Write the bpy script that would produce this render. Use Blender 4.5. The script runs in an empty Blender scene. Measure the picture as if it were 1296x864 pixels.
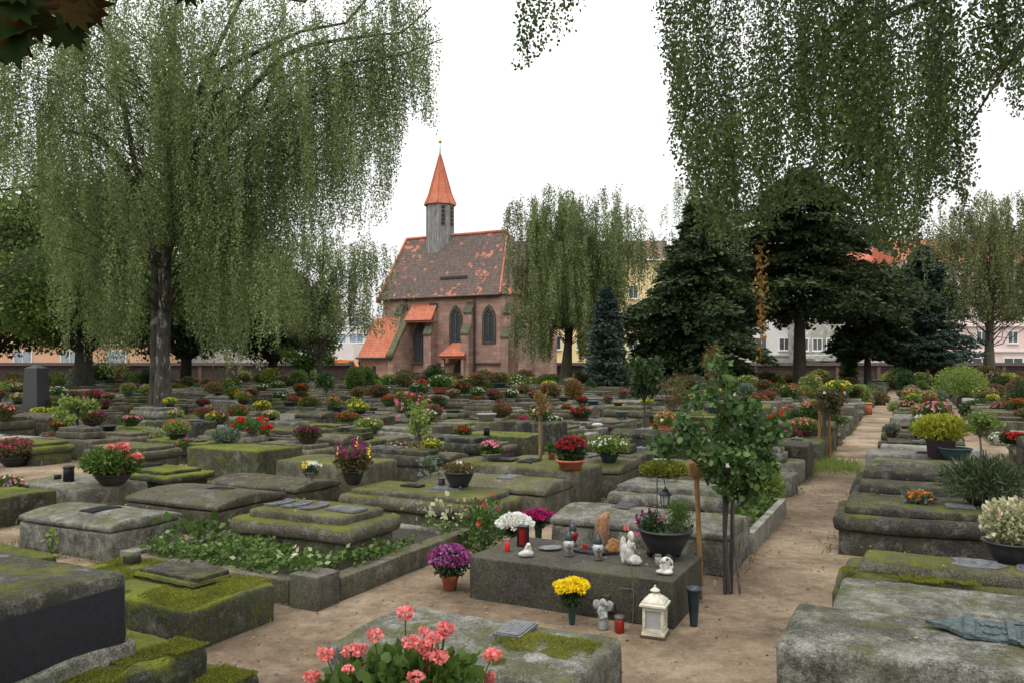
import bpy, math, random
import numpy as np
from mathutils import Vector
R = math.radians
rs = np.random.RandomState(7)
rnd = random.Random(11)
S = bpy.context.scene
COL = S.collection
H = 1.85                                   # eye height
U = np.array([math.sin(R(27)), math.cos(R(27))])      # along the paths, away from the camera
V_ = np.array([U[1], -U[0]])                          # along the stones, to the right
ROT = -R(27)                                          # local x = V_, local y = U

def G(px, py, z=0.0):
    Y = 1000*(H-z)/(py-460.0)
    return np.array([(px-648)/1000.0*Y, Y, z])
def AB(p): return float(p[0]*U[0]+p[1]*U[1]), float(p[0]*V_[0]+p[1]*V_[1])
def W(a, b, z=0.0): return np.array([a*U[0]+b*V_[0], a*U[1]+b*V_[1], z])
def at(px, Y, z=0.0): return np.array([(px-648)/1000.0*Y, Y, z])

# ------------------------------------------------------------------ mesh tools
class MB:
    def __init__(s): s.v = []; s.f = []; s.n = 0
    def add(s, V, F, m=0, smooth=False):
        V = np.asarray(V, dtype=np.float64).reshape(-1, 3)
        if isinstance(F, np.ndarray): s.f.append((F+s.n, m, smooth))
        else:
            d = {}
            for q in F: d.setdefault(len(q), []).append(q)
            for k in d: s.f.append((np.array(d[k], dtype=np.int64)+s.n, m, smooth))
        s.v.append(V); s.n += len(V); return s
    def mesh(s, name, mats):
        me = bpy.data.meshes.new(name)
        V = np.concatenate(s.v); me.vertices.add(len(V))
        me.vertices.foreach_set('co', V.astype(np.float32).ravel())
        nl = sum(f.size for f, _, _ in s.f); npol = sum(len(f) for f, _, _ in s.f)
        me.loops.add(nl); me.polygons.add(npol)
        me.loops.foreach_set('vertex_index', np.concatenate([f.ravel() for f, _, _ in s.f]).astype(np.int32))
        tot = np.concatenate([np.full(len(f), f.shape[1]) for f, _, _ in s.f])
        st = np.concatenate([[0], np.cumsum(tot)[:-1]]).astype(np.int32)
        me.polygons.foreach_set('loop_start', st)
        me.polygons.foreach_set('material_index', np.concatenate([np.full(len(f), m) for f, m, _ in s.f]).astype(np.int32))
        me.polygons.foreach_set('use_smooth', np.concatenate([np.full(len(f), sm) for f, _, sm in s.f]).astype(bool))
        me.update(calc_edges=True); me.validate()
        for m in mats: me.materials.append(M[m] if isinstance(m, str) else m)
        return me
    def obj(s, name, mats, parent=None, loc=None, rz=0):
        if isinstance(mats, str): mats = [mats]
        o = bpy.data.objects.new(name, s.mesh(name, mats)); COL.objects.link(o)
        if parent is not None: o.parent = parent
        if loc is not None: o.location = Vector([float(c) for c in loc])
        if rz: o.rotation_euler = (0, 0, rz)
        return o
    # primitives
    def box(s, c, d, m=0, rz=0, taper=1.0):
        x, y, z = [k/2 for k in d]; q = []
        for sz in (-1, 1):
            t = taper if sz > 0 else 1
            for sx, sy in ((-1, -1), (1, -1), (1, 1), (-1, 1)):
                X, Y = sx*x*t, sy*y*t
                q.append((c[0]+X*math.cos(rz)-Y*math.sin(rz), c[1]+X*math.sin(rz)+Y*math.cos(rz), c[2]+sz*z))
        return s.add(q, [(3, 2, 1, 0), (4, 5, 6, 7), (0, 1, 5, 4), (1, 2, 6, 5), (2, 3, 7, 6), (3, 0, 4, 7)], m)
    def lathe(s, prof, n=16, c=(0, 0, 0), m=0, sq=None, rz=0, smooth=True):
        P = np.array(prof, float); a = np.arange(n)*2*math.pi/n+rz
        cx, sx = np.cos(a), np.sin(a)
        k = np.ones(n)
        V = np.stack([np.outer(P[:, 0], cx*k)+c[0], np.outer(P[:, 0], sx*k)+c[1], np.repeat(P[:, 1][:, None], n, 1)+c[2]], -1)
        F = []
        for i in range(len(P)-1):
            for j in range(n):
                F.append((i*n+j, i*n+(j+1) % n, (i+1)*n+(j+1) % n, (i+1)*n+j))
        return s.add(V.reshape(-1, 3), F, m, smooth)
    def tube(s, pts, rad, n=6, m=0, cap=True, smooth=True):
        P = np.array(pts, float); k = len(P)
        rad = np.full(k, rad) if np.isscalar(rad) else np.array(rad, float)
        T = np.gradient(P, axis=0); T /= np.linalg.norm(T, axis=1)[:, None]+1e-9
        ref = np.array([0, 0, 1.0]) if abs(T[0][2]) < .9 else np.array([1.0, 0, 0])
        A = np.cross(T, ref); A /= np.linalg.norm(A, axis=1)[:, None]+1e-9
        B = np.cross(T, A)
        an = np.arange(n)*2*math.pi/n
        V = P[:, None, :]+rad[:, None, None]*(A[:, None, :]*np.cos(an)[None, :, None]+B[:, None, :]*np.sin(an)[None, :, None])
        F = [(i*n+j, i*n+(j+1) % n, (i+1)*n+(j+1) % n, (i+1)*n+j) for i in range(k-1) for j in range(n)]
        s.add(V.reshape(-1, 3), F, m, smooth)
        if cap: s.add(np.concatenate([V[0], V[-1]]), [tuple(range(n)), tuple(range(n, 2*n))], m)
        return s
    def ball(s, c, r, m=0, nu=10, nv=7, amp=0, seed=0):
        r = np.array([r]*3 if np.isscalar(r) else r, float)
        V = []
        for i in range(nv+1):
            t = math.pi*i/nv
            for j in range(nu):
                p = 2*math.pi*j/nu
                V.append((math.sin(t)*math.cos(p), math.sin(t)*math.sin(p), math.cos(t)))
        V = np.array(V); k = 1+amp*fn(V*2+seed, 1.3) if amp else 1
        V = V*(k[:, None] if amp else 1)*r+np.array(c)
        F = [(i*nu+j, (i+1)*nu+j, (i+1)*nu+(j+1) % nu, i*nu+(j+1) % nu) for i in range(nv) for j in range(nu)]
        return s.add(V, F, m, True)
    def prism(s, poly, y0, y1, m=0, axis='y'):
        n = len(poly); V = []
        for y in (y0, y1):
            for (a, b) in poly: V.append((a, y, b) if axis == 'y' else ((y, a, b) if axis == 'x' else (a, b, y)))
        F = [tuple(range(n))[::-1], tuple(range(n, 2*n))]+[(i, (i+1) % n, n+(i+1) % n, n+i) for i in range(n)]
        return s.add(V, F, m)

_K = [np.random.RandomState(100+i).randn(7, 3) for i in range(6)]
_P = [np.random.RandomState(200+i).rand(7)*6.28 for i in range(6)]
def fn(p, f=1.0, o=2):
    r = 0; a = 1
    for i in range(o):
        q = np.sin((p@_K[i].T)*f*1.6+_P[i]); q2 = np.sin((p@_K[i+3].T)*f*1.1+_P[i+3]+q)
        r = r+a*(q+q2).sum(-1)/6; f *= 2.3; a *= .5
    return r

def rbox(cx, cy, z0, sx, sy, sz, r=.03, res=.12, camber=0, cap_x=0, rough=.006, seed=0, big=0, taper=0):
    """rounded, uneven block as a welded grid"""
    hx, hy, hz = sx/2, sy/2, sz/2
    def lin(h):
        n = max(2, int(2*h/res)); inner = np.linspace(-h+r, h-r, n)
        return np.concatenate([[-h, -h+r*.4], inner, [h-r*.4, h]])
    X, Y, Z = lin(hx), lin(hy), lin(hz)
    Vs = []; Fs = []; off = 0
    for ax in range(3):
        for sg in (-1, 1):
            A, B = [(Y, Z), (Z, X), (X, Y)][ax]
            a, b = np.meshgrid(A, B, indexing='ij')
            c = np.full(a.shape, sg*[hx, hy, hz][ax])
            P = [(c, a, b), (b, c, a), (a, b, c)][ax]
            Vs.append(np.stack(P, -1).reshape(-1, 3))
            na, nb = a.shape; i = np.arange(na-1)[:, None]*nb+np.arange(nb-1)[None, :]
            q = np.stack([i, i+nb, i+nb+1, i+1], -1).reshape(-1, 4)
            if sg < 0: q = q[:, ::-1]
            Fs.append(q+off); off += na*nb
    V = np.concatenate(Vs); F = np.concatenate(Fs)
    key = np.round(V*1e4).astype(np.int64)
    _, idx, inv = np.unique(key, axis=0, return_index=True, return_inverse=True)
    V = V[idx]; F = inv.reshape(-1)[F]
    h = np.array([hx-r, hy-r, hz-r]); C = np.clip(V, -h, h); D = V-C
    L = np.linalg.norm(D, axis=1); k = L > 1e-9
    V = C.copy(); V[k] += D[k]/L[k][:, None]*r
    t = np.clip((V[:, 2]+hz)/(2*hz), 0, 1)
    if taper: V[:, 0] *= 1-taper*t; V[:, 1] *= 1-taper*t*sx/sy
    V[:, 2] += t**3*(camber*(1-(V[:, 1]/hy)**2)+cap_x*(1-(V[:, 0]/hx)**2))
    q = V+seed*7.3
    nz = np.stack([fn(q+3, 5), fn(q+17, 5), fn(q+29, 5)], -1)*rough
    if big: nz += np.stack([fn(q+5, 1.4, 1), fn(q+11, 1.4, 1), fn(q+23, 1.4, 1)], -1)*big
    V = V+nz+np.array([cx, cy, z0+hz])
    return V, F

def leafq(P, d, size, asp=.55, rng=rs, hexa=False):
    """one small leaf face per point; d = growing direction"""
    n = len(P); size = np.broadcast_to(size, (n,))[:, None]
    d = d/(np.linalg.norm(d, axis=1)[:, None]+1e-9)
    s = np.cross(d, rng.randn(n, 3)); s /= np.linalg.norm(s, axis=1)[:, None]+1e-9
    w = size*asp*.5
    if not hexa:
        V = np.stack([P, P+d*size*.42+s*w, P+d*size, P+d*size*.42-s*w], 1); k = 4
    else:
        b = np.cross(d, s)
        V = np.stack([P, P+d*size*.25+s*w*.85, P+d*size*.6+s*w*.9-b*size*.06, P+d*size-b*size*.16, P+d*size*.6-s*w*.9-b*size*.06, P+d*size*.25-s*w*.85], 1); k = 6
    return V.reshape(-1, 3), np.arange(n*k).reshape(n, k)

def cloud(n, c, r, rng=rs, shell=.5, low=-1):
    d = rng.randn(n, 3); d /= np.linalg.norm(d, axis=1)[:, None]
    d[:, 2] = np.where(d[:, 2] < low, -d[:, 2], d[:, 2])
    k = shell+(1-shell)*rng.rand(n)
    return d*k[:, None]*np.array(r)+np.array(c), d

# ------------------------------------------------------------------ materials
M = {}
def nodes(name):
    m = bpy.data.materials.new(name); m.use_nodes = True; M[name] = m
    nt = m.node_tree; return m, nt, nt.nodes['Principled BSDF'], nt.nodes.new, nt.links.new
def ramp(N, stops, interp='LINEAR'):
    r = N('ShaderNodeValToRGB'); e = r.color_ramp.elements; r.color_ramp.interpolation = interp
    while len(e) < len(stops): e.new(.5)
    for i, (p, c) in enumerate(stops):
        e[i].position = p; e[i].color = (c, c, c, 1) if np.isscalar(c) else (*c, 1)
    return r
def noise(N, L, vec, sc, det=4, rough=.55):
    n = N('ShaderNodeTexNoise'); n.inputs['Scale'].default_value = sc; n.inputs['Detail'].default_value = det
    n.inputs['Roughness'].default_value = rough
    if vec is not None: L(vec, n.inputs['Vector'])
    return n
def mixc(N, L, f, a, b):
    m = N('ShaderNodeMix'); m.data_type = 'RGBA'
    for k, s in ((0, f), (6, a), (7, b)):
        if hasattr(s, 'links'): L(s, m.inputs[k])
        elif k == 0: m.inputs[0].default_value = s
        else: m.inputs[k].default_value = (*s, 1)
    return m.outputs[2]
def math_(N, L, op, a, b=0, c=0):
    m = N('ShaderNodeMath'); m.operation = op
    for i, s in enumerate((a, b, c)):
        if hasattr(s, 'links'): L(s, m.inputs[i])
        else: m.inputs[i].default_value = s
    return m.outputs[0]
def objvec(N, L, scale=(1, 1, 1)):
    tc = N('ShaderNodeTexCoord'); oi = N('ShaderNodeObjectInfo')
    mp = N('ShaderNodeMapping'); mp.inputs['Scale'].default_value = scale
    L(tc.outputs['Object'], mp.inputs['Vector'])
    k = math_(N, L, 'MULTIPLY', oi.outputs['Random'], 37.0)
    L(k, mp.inputs['Location'])
    return mp.outputs[0], oi.outputs['Random']
def bump(N, L, h, bs, st=.5, d=.02):
    b = N('ShaderNodeBump'); b.inputs['Strength'].default_value = st; b.inputs['Distance'].default_value = d
    L(h, b.inputs['Height']); L(b.outputs[0], bs.inputs['Normal']); return b

def plain(name, c, rough=.6, metal=0, var=.25, sc=8, spec=.5, bm=0, trans=0):
    m, nt, bs, N, L = nodes(name)
    v, r = objvec(N, L); n = noise(N, L, v, sc, 4)
    lo = tuple(k*(1-var) for k in c); hi = tuple(min(1, k*(1+var)) for k in c)
    rp = ramp(N, [(.3, lo), (.7, hi)]); L(n.outputs[0], rp.inputs[0]); L(rp.outputs[0], bs.inputs['Base Color'])
    bs.inputs['Roughness'].default_value = rough; bs.inputs['Metallic'].default_value = metal
    bs.inputs['Specular IOR Level'].default_value = spec
    if trans: bs.inputs['Transmission Weight'].default_value = trans
    if bm: bump(N, L, n.outputs[0], bs, bm, .01)
    return m

def stone(name, dark, mid, light, moss=.5, lichen=.5, mosscol=((.030, .038, .010), (.19, .20, .03)), sidemoss=0.0):
    m, nt, bs, N, L = nodes(name)
    v, r = objvec(N, L)
    n1 = noise(N, L, v, 2.2, 6, .62); n2 = noise(N, L, v, 16, 8, .7); n3 = noise(N, L, v, 95, 4, .65)
    c1 = ramp(N, [(.34, dark), (.5, mid), (.66, light)]); L(math_(N, L, 'ADD', math_(N, L, 'MULTIPLY', n1.outputs[0], .36), math_(N, L, 'ADD', math_(N, L, 'MULTIPLY', n2.outputs[0], .38), math_(N, L, 'MULTIPLY', n3.outputs[0], .26))), c1.inputs[0])
    # per stone tone
    tone = N('ShaderNodeHueSaturation'); L(c1.outputs[0], tone.inputs['Color'])
    L(math_(N, L, 'MULTIPLY_ADD', r, .72, .46), tone.inputs['Value'])
    sk_ = ramp(N, [(.38, .42), (.49, 1), (.60, 1.75)]); L(n3.outputs[0], sk_.inputs[0])
    mu = N('ShaderNodeMix'); mu.data_type = 'RGBA'; mu.blend_type = 'MULTIPLY'; mu.inputs[0].default_value = .75; L(tone.outputs[0], mu.inputs[6]); L(sk_.outputs[0], mu.inputs[7])
    # rain streaks down the sides
    vs, _ = objvec(N, L, (5, 5, .9)); st = noise(N, L, vs, 1.6, 9, .75)
    sr = ramp(N, [(.42, 1), (.62, 0)]); L(st.outputs[0], sr.inputs[0])
    gm = N('ShaderNodeNewGeometry'); sx = N('ShaderNodeSeparateXYZ'); L(gm.outputs['Normal'], sx.inputs[0])
    side = math_(N, L, 'SUBTRACT', 1, math_(N, L, 'ABSOLUTE', sx.outputs[2]))
    k = math_(N, L, 'MULTIPLY', math_(N, L, 'MULTIPLY', sr.outputs[0], side), .5)
    c2 = mixc(N, L, k, mu.outputs[2], tuple(x*.45 for x in dark))
    # pale lichen crust
    ln = noise(N, L, v, 5.5, 12, .78); vo = N('ShaderNodeTexVoronoi'); vo.inputs['Scale'].default_value = 75; L(v, vo.inputs['Vector'])
    lt = .60-.14*lichen
    lr = ramp(N, [(lt-.03, 0), (lt+.12, 1)]); L(ln.outputs[0], lr.inputs[0])
    vr = ramp(N, [(.15, 1), (.5, .1)]); L(vo.outputs['Distance'], vr.inputs[0])
    lk = math_(N, L, 'MULTIPLY', math_(N, L, 'MULTIPLY', lr.outputs[0], math_(N, L, 'ADD', math_(N, L, 'MULTIPLY', vr.outputs[0], .5), .35)), .8)
    c3 = mixc(N, L, lk, c2, (.46, .46, .40) if lichen > .7 else (.33, .34, .28))
    # green algae film
    an = noise(N, L, v, 3.1, 5, .6); ar = ramp(N, [(.45, 0), (.7, .5)]); L(an.outputs[0], ar.inputs[0])
    c3b = mixc(N, L, ar.outputs[0], c3, (.075, .088, .035))
    # moss cushions on upward faces
    mn = noise(N, L, v, 3.6, 12, .74); mv = noise(N, L, v, 55, 5, .7)
    up = ramp(N, [(.15-.6*sidemoss if sidemoss else .35, 0.0), (.85, 1)]); L(sx.outputs[2], up.inputs[0])
    mm = math_(N, L, 'ADD', math_(N, L, 'MULTIPLY', mn.outputs[0], 1.0), math_(N, L, 'MULTIPLY', up.outputs[0], .19))
    mm = math_(N, L, 'ADD', mm, math_(N, L, 'MULTIPLY', math_(N, L, 'SUBTRACT', r, .5), .10))
    t = .84-.24*moss
    mr = ramp(N, [(t-.06, 0), (t+.09, 1)]); L(mm, mr.inputs[0])
    mk = mr.outputs[0]
    mc = ramp(N, [(.32, mosscol[0]), (.5, tuple((a+b)/2 for a, b in zip(*mosscol))), (.66, mosscol[1])])
    L(math_(N, L, 'ADD', math_(N, L, 'MULTIPLY', mv.outputs[0], .55), math_(N, L, 'MULTIPLY', n1.outputs[0], .45)), mc.inputs[0])
    c4 = mixc(N, L, mk, c3b, mc.outputs[0])
    L(c4, bs.inputs['Base Color']); bs.inputs['Roughness'].default_value = .93; bs.inputs['Specular IOR Level'].default_value = .25
    hh = math_(N, L, 'ADD', math_(N, L, 'MULTIPLY', n2.outputs[0], .7), math_(N, L, 'MULTIPLY', n3.outputs[0], .35))
    hh = math_(N, L, 'ADD', hh, math_(N, L, 'MULTIPLY', math_(N, L, 'MULTIPLY', mk, mv.outputs[0]), 1.6))
    bump(N, L, hh, bs, .8, .02)
    return m
stone('stone_grey', (.050, .047, .040), (.118, .113, .096), (.23, .22, .185), moss=.35, lichen=.75)
stone('stone_brown', (.045, .037, .027), (.105, .088, .066), (.19, .165, .125), moss=.35, lichen=.35)
stone('stone_mossy', (.040, .036, .027), (.095, .084, .062), (.18, .162, .125), moss=.72, lichen=.45)
stone('stone_green', (.030, .032, .020), (.06, .062, .04), (.13, .13, .10), moss=1.05, lichen=.3, sidemoss=.12, mosscol=((.03, .042, .006), (.20, .225, .022)))
stone('stone_dark', (.020, .019, .017), (.045, .042, .037), (.11, .105, .09), moss=.5, lichen=.4)
stone('stone_table', (.045, .040, .033), (.085, .076, .063), (.14, .128, .108), moss=-.2, lichen=-.3)
stone('stone_pale', (.12, .112, .095), (.22, .21, .185), (.36, .35, .32), moss=.1, lichen=.8)

def foliage(name, cols, trans=.35, rough=.55, sc=.5, spec=.3):
    """leaf colour varies from leaf to leaf and from clump to clump"""
    m, nt, bs, N, L = nodes(name)
    v, r = objvec(N, L); n = noise(N, L, v, sc, 3)
    g = N('ShaderNodeNewGeometry')
    f = math_(N, L, 'ADD', math_(N, L, 'MULTIPLY', g.outputs['Random Per Island'], .45), math_(N, L, 'MULTIPLY_ADD', n.outputs[0], .9, -.17))
    st = [(.15+.7*i/(len(cols)-1), c) for i, c in enumerate(cols)]
    rp = ramp(N, st); L(f, rp.inputs[0]); L(rp.outputs[0], bs.inputs['Base Color'])
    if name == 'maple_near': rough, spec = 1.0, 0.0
    bs.inputs['Roughness'].default_value = rough; bs.inputs['Specular IOR Level'].default_value = spec
    tr = N('ShaderNodeBsdfTranslucent'); L(rp.outputs[0], tr.inputs['Color'])
    mx = N('ShaderNodeMixShader'); mx.inputs[0].default_value = trans
    L(bs.outputs[0], mx.inputs[1]); L(tr.outputs[0], mx.inputs[2])
    L(mx.outputs[0], nt.nodes['Material Output'].inputs['Surface']); return m
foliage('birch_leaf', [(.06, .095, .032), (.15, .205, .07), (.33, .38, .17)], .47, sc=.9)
foliage('rose_leaf', [(.022, .055, .014), (.06, .12, .03), (.16, .24, .07)], .3, sc=2)
foliage('birch_leaf_pale', [(.07, .10, .035), (.16, .205, .075), (.31, .35, .15)], .45, sc=.7)
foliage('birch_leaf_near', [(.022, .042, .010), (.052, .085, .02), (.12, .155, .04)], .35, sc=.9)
foliage('birch_autumn', [(.07, .10, .04), (.145, .18, .07), (.27, .28, .11)], .42)
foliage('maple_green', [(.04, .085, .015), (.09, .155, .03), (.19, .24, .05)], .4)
foliage('maple_yellow', [(.2, .17, .02), (.36, .26, .03), (.3, .2, .04)], .4)
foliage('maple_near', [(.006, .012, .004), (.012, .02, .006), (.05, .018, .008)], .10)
foliage('conifer', [(.014, .026, .011), (.034, .056, .020), (.085, .115, .04)], .2)
foliage('conifer_blue', [(.025, .045, .036), (.055, .088, .07), (.11, .155, .13)], .12)
foliage('dark_tree', [(.012, .024, .008), (.028, .05, .014), (.05, .08, .02)], .3)
foliage('leaf_dark', [(.012, .03, .010), (.028, .06, .018), (.06, .11, .03)], .3)
foliage('leaf_mid', [(.03, .06, .012), (.065, .12, .022), (.12, .19, .04)], .35)
foliage('leaf_light', [(.08, .13, .025), (.16, .23, .045), (.28, .34, .09)], .35)
foliage('leaf_lime', [(.22, .24, .02), (.36, .38, .035), (.5, .5, .08)], .35)
foliage('leaf_varieg', [(.12, .17, .07), (.3, .33, .17), (.6, .58, .38)], .3)
foliage('leaf_olive', [(.05, .05, .02), (.11, .10, .035), (.2, .13, .06)], .35)
foliage('leaf_rusty', [(.07, .055, .018), (.16, .095, .028), (.27, .17, .05)], .4)
foliage('leaf_wither', [(.16, .07, .02), (.28, .15, .03), (.32, .26, .05)], .4)
foliage('leaf_grey', [(.06, .09, .06), (.12, .16, .11), (.2, .25, .18)], .3)
foliage('grass', [(.05, .07, .015), (.11, .13, .03), (.24, .2, .09)], .35)
foliage('moss_tuft', [(.05, .062, .008), (.14, .155, .018), (.28, .28, .04)], .3, .8, 3)
foliage('dry_leaf', [(.12, .06, .02), (.3, .2, .08), (.45, .38, .2)], .2, .7)
for nm, c in dict(coral=(.80, .24, .225), red=(.62, .012, .012), magenta=(.5, .01, .14), purple=(.32, .03, .20), deep=(.25, .006, .12),
                  pink=(.75, .22, .33), white=(.85, .85, .78), yellow=(.9, .68, .01), orange=(.9, .28, .01), lilac=(.46, .19, .42), rose=(.75, .4, .4),
                  blush=(.8, .5, .45), rusty=(.45, .08, .04)).items():
    foliage('bloom_'+nm, [tuple(k*.55 for k in c), c, tuple(min(.95, k*1.2+.05) for k in c)], .3, .5, 6)

def bark(name, dark, light, white=None, sc=6):
    m, nt, bs, N, L = nodes(name)
    v, r = objvec(N, L, (1, 1, .25)); n = noise(N, L, v, sc, 8, .7)
    rp = ramp(N, [(.35, dark), (.65, light)]); L(n.outputs[0], rp.inputs[0]); c = rp.outputs[0]
    if white:
        v2, _ = objvec(N, L, (1, 1, .55)); n2 = noise(N, L, v2, 3.2, 10, .75)
        w = ramp(N, [(.54, 0), (.60, 1)]); L(n2.outputs[0], w.inputs[0]); c = mixc(N, L, w.outputs[0], c, white)
    L(c, bs.inputs['Base Color']); bs.inputs['Roughness'].default_value = .9; bump(N, L, n.outputs[0], bs, .9, .05); return m
bark('bark_birch', (.018, .016, .012), (.10, .095, .075), (.30, .30, .27), 9)
bark('bark_dark', (.018, .015, .011), (.055, .047, .034))
bark('bark_grey', (.05, .048, .035), (.13, .125, .09))
bark('bark_twig', (.02, .016, .012), (.05, .04, .03))
bark('stake_dark', (.02, .018, .016), (.05, .045, .04), sc=14)
bark('stake_wood', (.16, .085, .025), (.34, .20, .07), sc=14)
bark('grey_shingle', (.13, .13, .13), (.34, .335, .325), sc=5)

# sand path ground
m, nt, bs, N, L = nodes('sand')
tc = N('ShaderNodeTexCoord'); v = tc.outputs['Object']
n1 = noise(N, L, v, .9, 6, .6); n2 = noise(N, L, v, 9, 8, .7); n3 = noise(N, L, v, 130, 5, .75)
f = math_(N, L, 'ADD', math_(N, L, 'MULTIPLY', n1.outputs[0], .5), math_(N, L, 'ADD', math_(N, L, 'MULTIPLY', n2.outputs[0], .25), math_(N, L, 'MULTIPLY', n3.outputs[0], .25)))
rp = ramp(N, [(.37, (.08, .057, .038)), (.48, (.215, .158, .105)), (.60, (.43, .335, .23))]); L(f, rp.inputs[0])
gn = noise(N, L, v, .55, 5, .6); gr = ramp(N, [(.57, 0), (.68, .6)]); L(gn.outputs[0], gr.inputs[0])
gg = noise(N, L, v, 45, 4); g2 = ramp(N, [(.3, (.06, .06, .02)), (.7, (.16, .14, .06))]); L(gg.outputs[0], g2.inputs[0])
vo = N('ShaderNodeTexVoronoi'); vo.inputs['Scale'].default_value = 38; L(v, vo.inputs['Vector'])
vp = ramp(N, [(.10, 1), (.16, 0)]); L(vo.outputs['Distance'], vp.inputs[0])
vc = ramp(N, [(.3, (.10, .085, .07)), (.7, (.45, .40, .33))]); L(vo.outputs['Color'], vc.inputs[0])
c = mixc(N, L, gr.outputs[0], rp.outputs[0], g2.outputs[0])
pk = noise(N, L, v, 3.3, 3); pr = ramp(N, [(.5, 0), (.6, 1)]); L(pk.outputs[0], pr.inputs[0])
c = mixc(N, L, math_(N, L, 'MULTIPLY', vp.outputs[0], pr.outputs[0]), c, vc.outputs[0])
L(c, bs.inputs['Base Color']); bs.inputs['Roughness'].default_value = .95; bs.inputs['Specular IOR Level'].default_value = .2
bump(N, L, math_(N, L, 'ADD', math_(N, L, 'ADD', n2.outputs[0], math_(N, L, 'MULTIPLY', n3.outputs[0], .4)), math_(N, L, 'MULTIPLY', vp.outputs[0], .4)), bs, .9, .035)

def masonry(name, c1, c2, mort, bw, bh, sc=1, var=(.5, 1.35), stain=.5):
    m, nt, bs, N, L = nodes(name)
    tc = N('ShaderNodeTexCoord'); g = N('ShaderNodeNewGeometry')
    sp = N('ShaderNodeSeparateXYZ'); L(tc.outputs['Object'], sp.inputs[0])
    cb = N('ShaderNodeCombineXYZ'); L(math_(N, L, 'ADD', sp.outputs[0], sp.outputs[1]), cb.inputs[0]); L(sp.outputs[2], cb.inputs[1])
    b = N('ShaderNodeTexBrick'); b.inputs['Scale'].default_value = sc; b.inputs['Brick Width'].default_value = bw; b.inputs['Row Height'].default_value = bh
    b.inputs['Mortar Size'].default_value = .012; b.inputs['Color1'].default_value = (*c1, 1); b.inputs['Color2'].default_value = (*c2, 1); b.inputs['Mortar'].default_value = (*mort, 1)
    L(cb.outputs[0], b.inputs['Vector'])
    n = noise(N, L, tc.outputs['Object'], .35, 6, .65); rp = ramp(N, [(.35, var[0]), (.65, var[1])]); L(n.outputs[0], rp.inputs[0])
    mu = N('ShaderNodeMix'); mu.data_type = 'RGBA'; mu.blend_type = 'MULTIPLY'; mu.inputs[0].default_value = stain
    L(b.outputs[0], mu.inputs[6]); L(rp.outputs[0], mu.inputs[7]); L(mu.outputs[2], bs.inputs['Base Color'])
    bs.inputs['Roughness'].default_value = .9; bump(N, L, b.outputs['Fac'], bs, -.4, .02); return m
masonry('sandstone_wall', (.28, .165, .13), (.41, .265, .21), (.21, .15, .12), .85, .38)
masonry('red_tiles', (.42, .125, .07), (.52, .18, .10), (.22, .06, .04), .2, .26, stain=.4)
masonry('brick_wall', (.10, .06, .05), (.14, .08, .06), (.1, .08, .07), .5, .16)
masonry('mosaic_wall', (.30, .30, .26), (.5, .49, .44), (.2, .2, .17), .35, .3, var=(.35, 1.4), stain=1)
# dark old tiles with orange patches
m, nt, bs, N, L = nodes('old_tiles')
tc = N('ShaderNodeTexCoord'); sp = N('ShaderNodeSeparateXYZ'); L(tc.outputs['Object'], sp.inputs[0])
cb = N('ShaderNodeCombineXYZ'); L(math_(N, L, 'ADD', sp.outputs[0], math_(N, L, 'MULTIPLY', sp.outputs[1], .12)), cb.inputs[0]); L(sp.outputs[2], cb.inputs[1])
b = N('ShaderNodeTexBrick'); b.inputs['Scale'].default_value = 1; b.inputs['Brick Width'].default_value = .26; b.inputs['Row Height'].default_value = .27; b.inputs['Mortar Size'].default_value = .02
b.inputs['Color1'].default_value = (.085, .060, .050, 1); b.inputs['Color2'].default_value = (.15, .098, .078, 1); b.inputs['Mortar'].default_value = (.04, .03, .026, 1); b.inputs['Bias'].default_value = -.1
L(cb.outputs[0], b.inputs['Vector'])
n = noise(N, L, tc.outputs['Object'], .33, 2, .5); n2 = noise(N, L, tc.outputs['Object'], 1.7, 4, .6)
f = math_(N, L, 'ADD', math_(N, L, 'MULTIPLY', n.outputs[0], .5), math_(N, L, 'MULTIPLY', n2.outputs[0], .5)); r1 = ramp(N, [(.585, 0), (.60, .9)]); L(f, r1.inputs[0])
wn = N('ShaderNodeTexWhiteNoise'); sn = N('ShaderNodeVectorMath'); sn.operation = 'SNAP'; sn.inputs[1].default_value = (.26, .27, .27); L(cb.outputs[0], sn.inputs[0]); L(sn.outputs[0], wn.inputs[0])
r2 = ramp(N, [(.982, 0), (.99, .8)]); L(wn.outputs['Value'], r2.inputs[0])
L(mixc(N, L, math_(N, L, 'MAXIMUM', r1.outputs[0], r2.outputs[0]), b.outputs[0], (.44, .15, .085)), bs.inputs['Base Color']); bs.inputs['Roughness'].default_value = .85
bump(N, L, b.outputs['Fac'], bs, -.5, .03)

plain('bronze', (.030, .032, .034), .45, .6, .5, 14, bm=.6)
plain('bronze_green', (.06, .085, .085), .6, .3, .6, 30, bm=.9)
plain('slate', (.11, .115, .12), .5, 0, .4, 20)
plain('black_slab', (.010, .012, .018), .45, 0, .4, 30)
plain('granite_dark', (.030, .033, .036), .5, 0, .3, 60)
plain('terracotta', (.42, .13, .06), .8, 0, .3, 12)
plain('pot_brown', (.09, .045, .035), .8)
plain('pot_black', (.018, .02, .022), .5)
plain('pot_teal', (.04, .085, .09), .5)
plain('pot_purple', (.03, .012, .02), .5)
plain('plastic_green', (.012, .05, .04), .35)
plain('plastic_navy', (.015, .03, .04), .4)
plain('pot_grey', (.26, .25, .23), .8)
plain('soil', (.03, .022, .015), .95, bm=.8)
plain('black_metal', (.015, .016, .018), .4, .5)
plain('rusty_metal', (.10, .08, .065), .7, .3, .5, 30)
plain('white_enamel', (.50, .47, .37), .5, 0, .25, 20)
plain('white_plaster', (.44, .42, .385), .8, 0, .42, 38, bm=.7)
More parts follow.
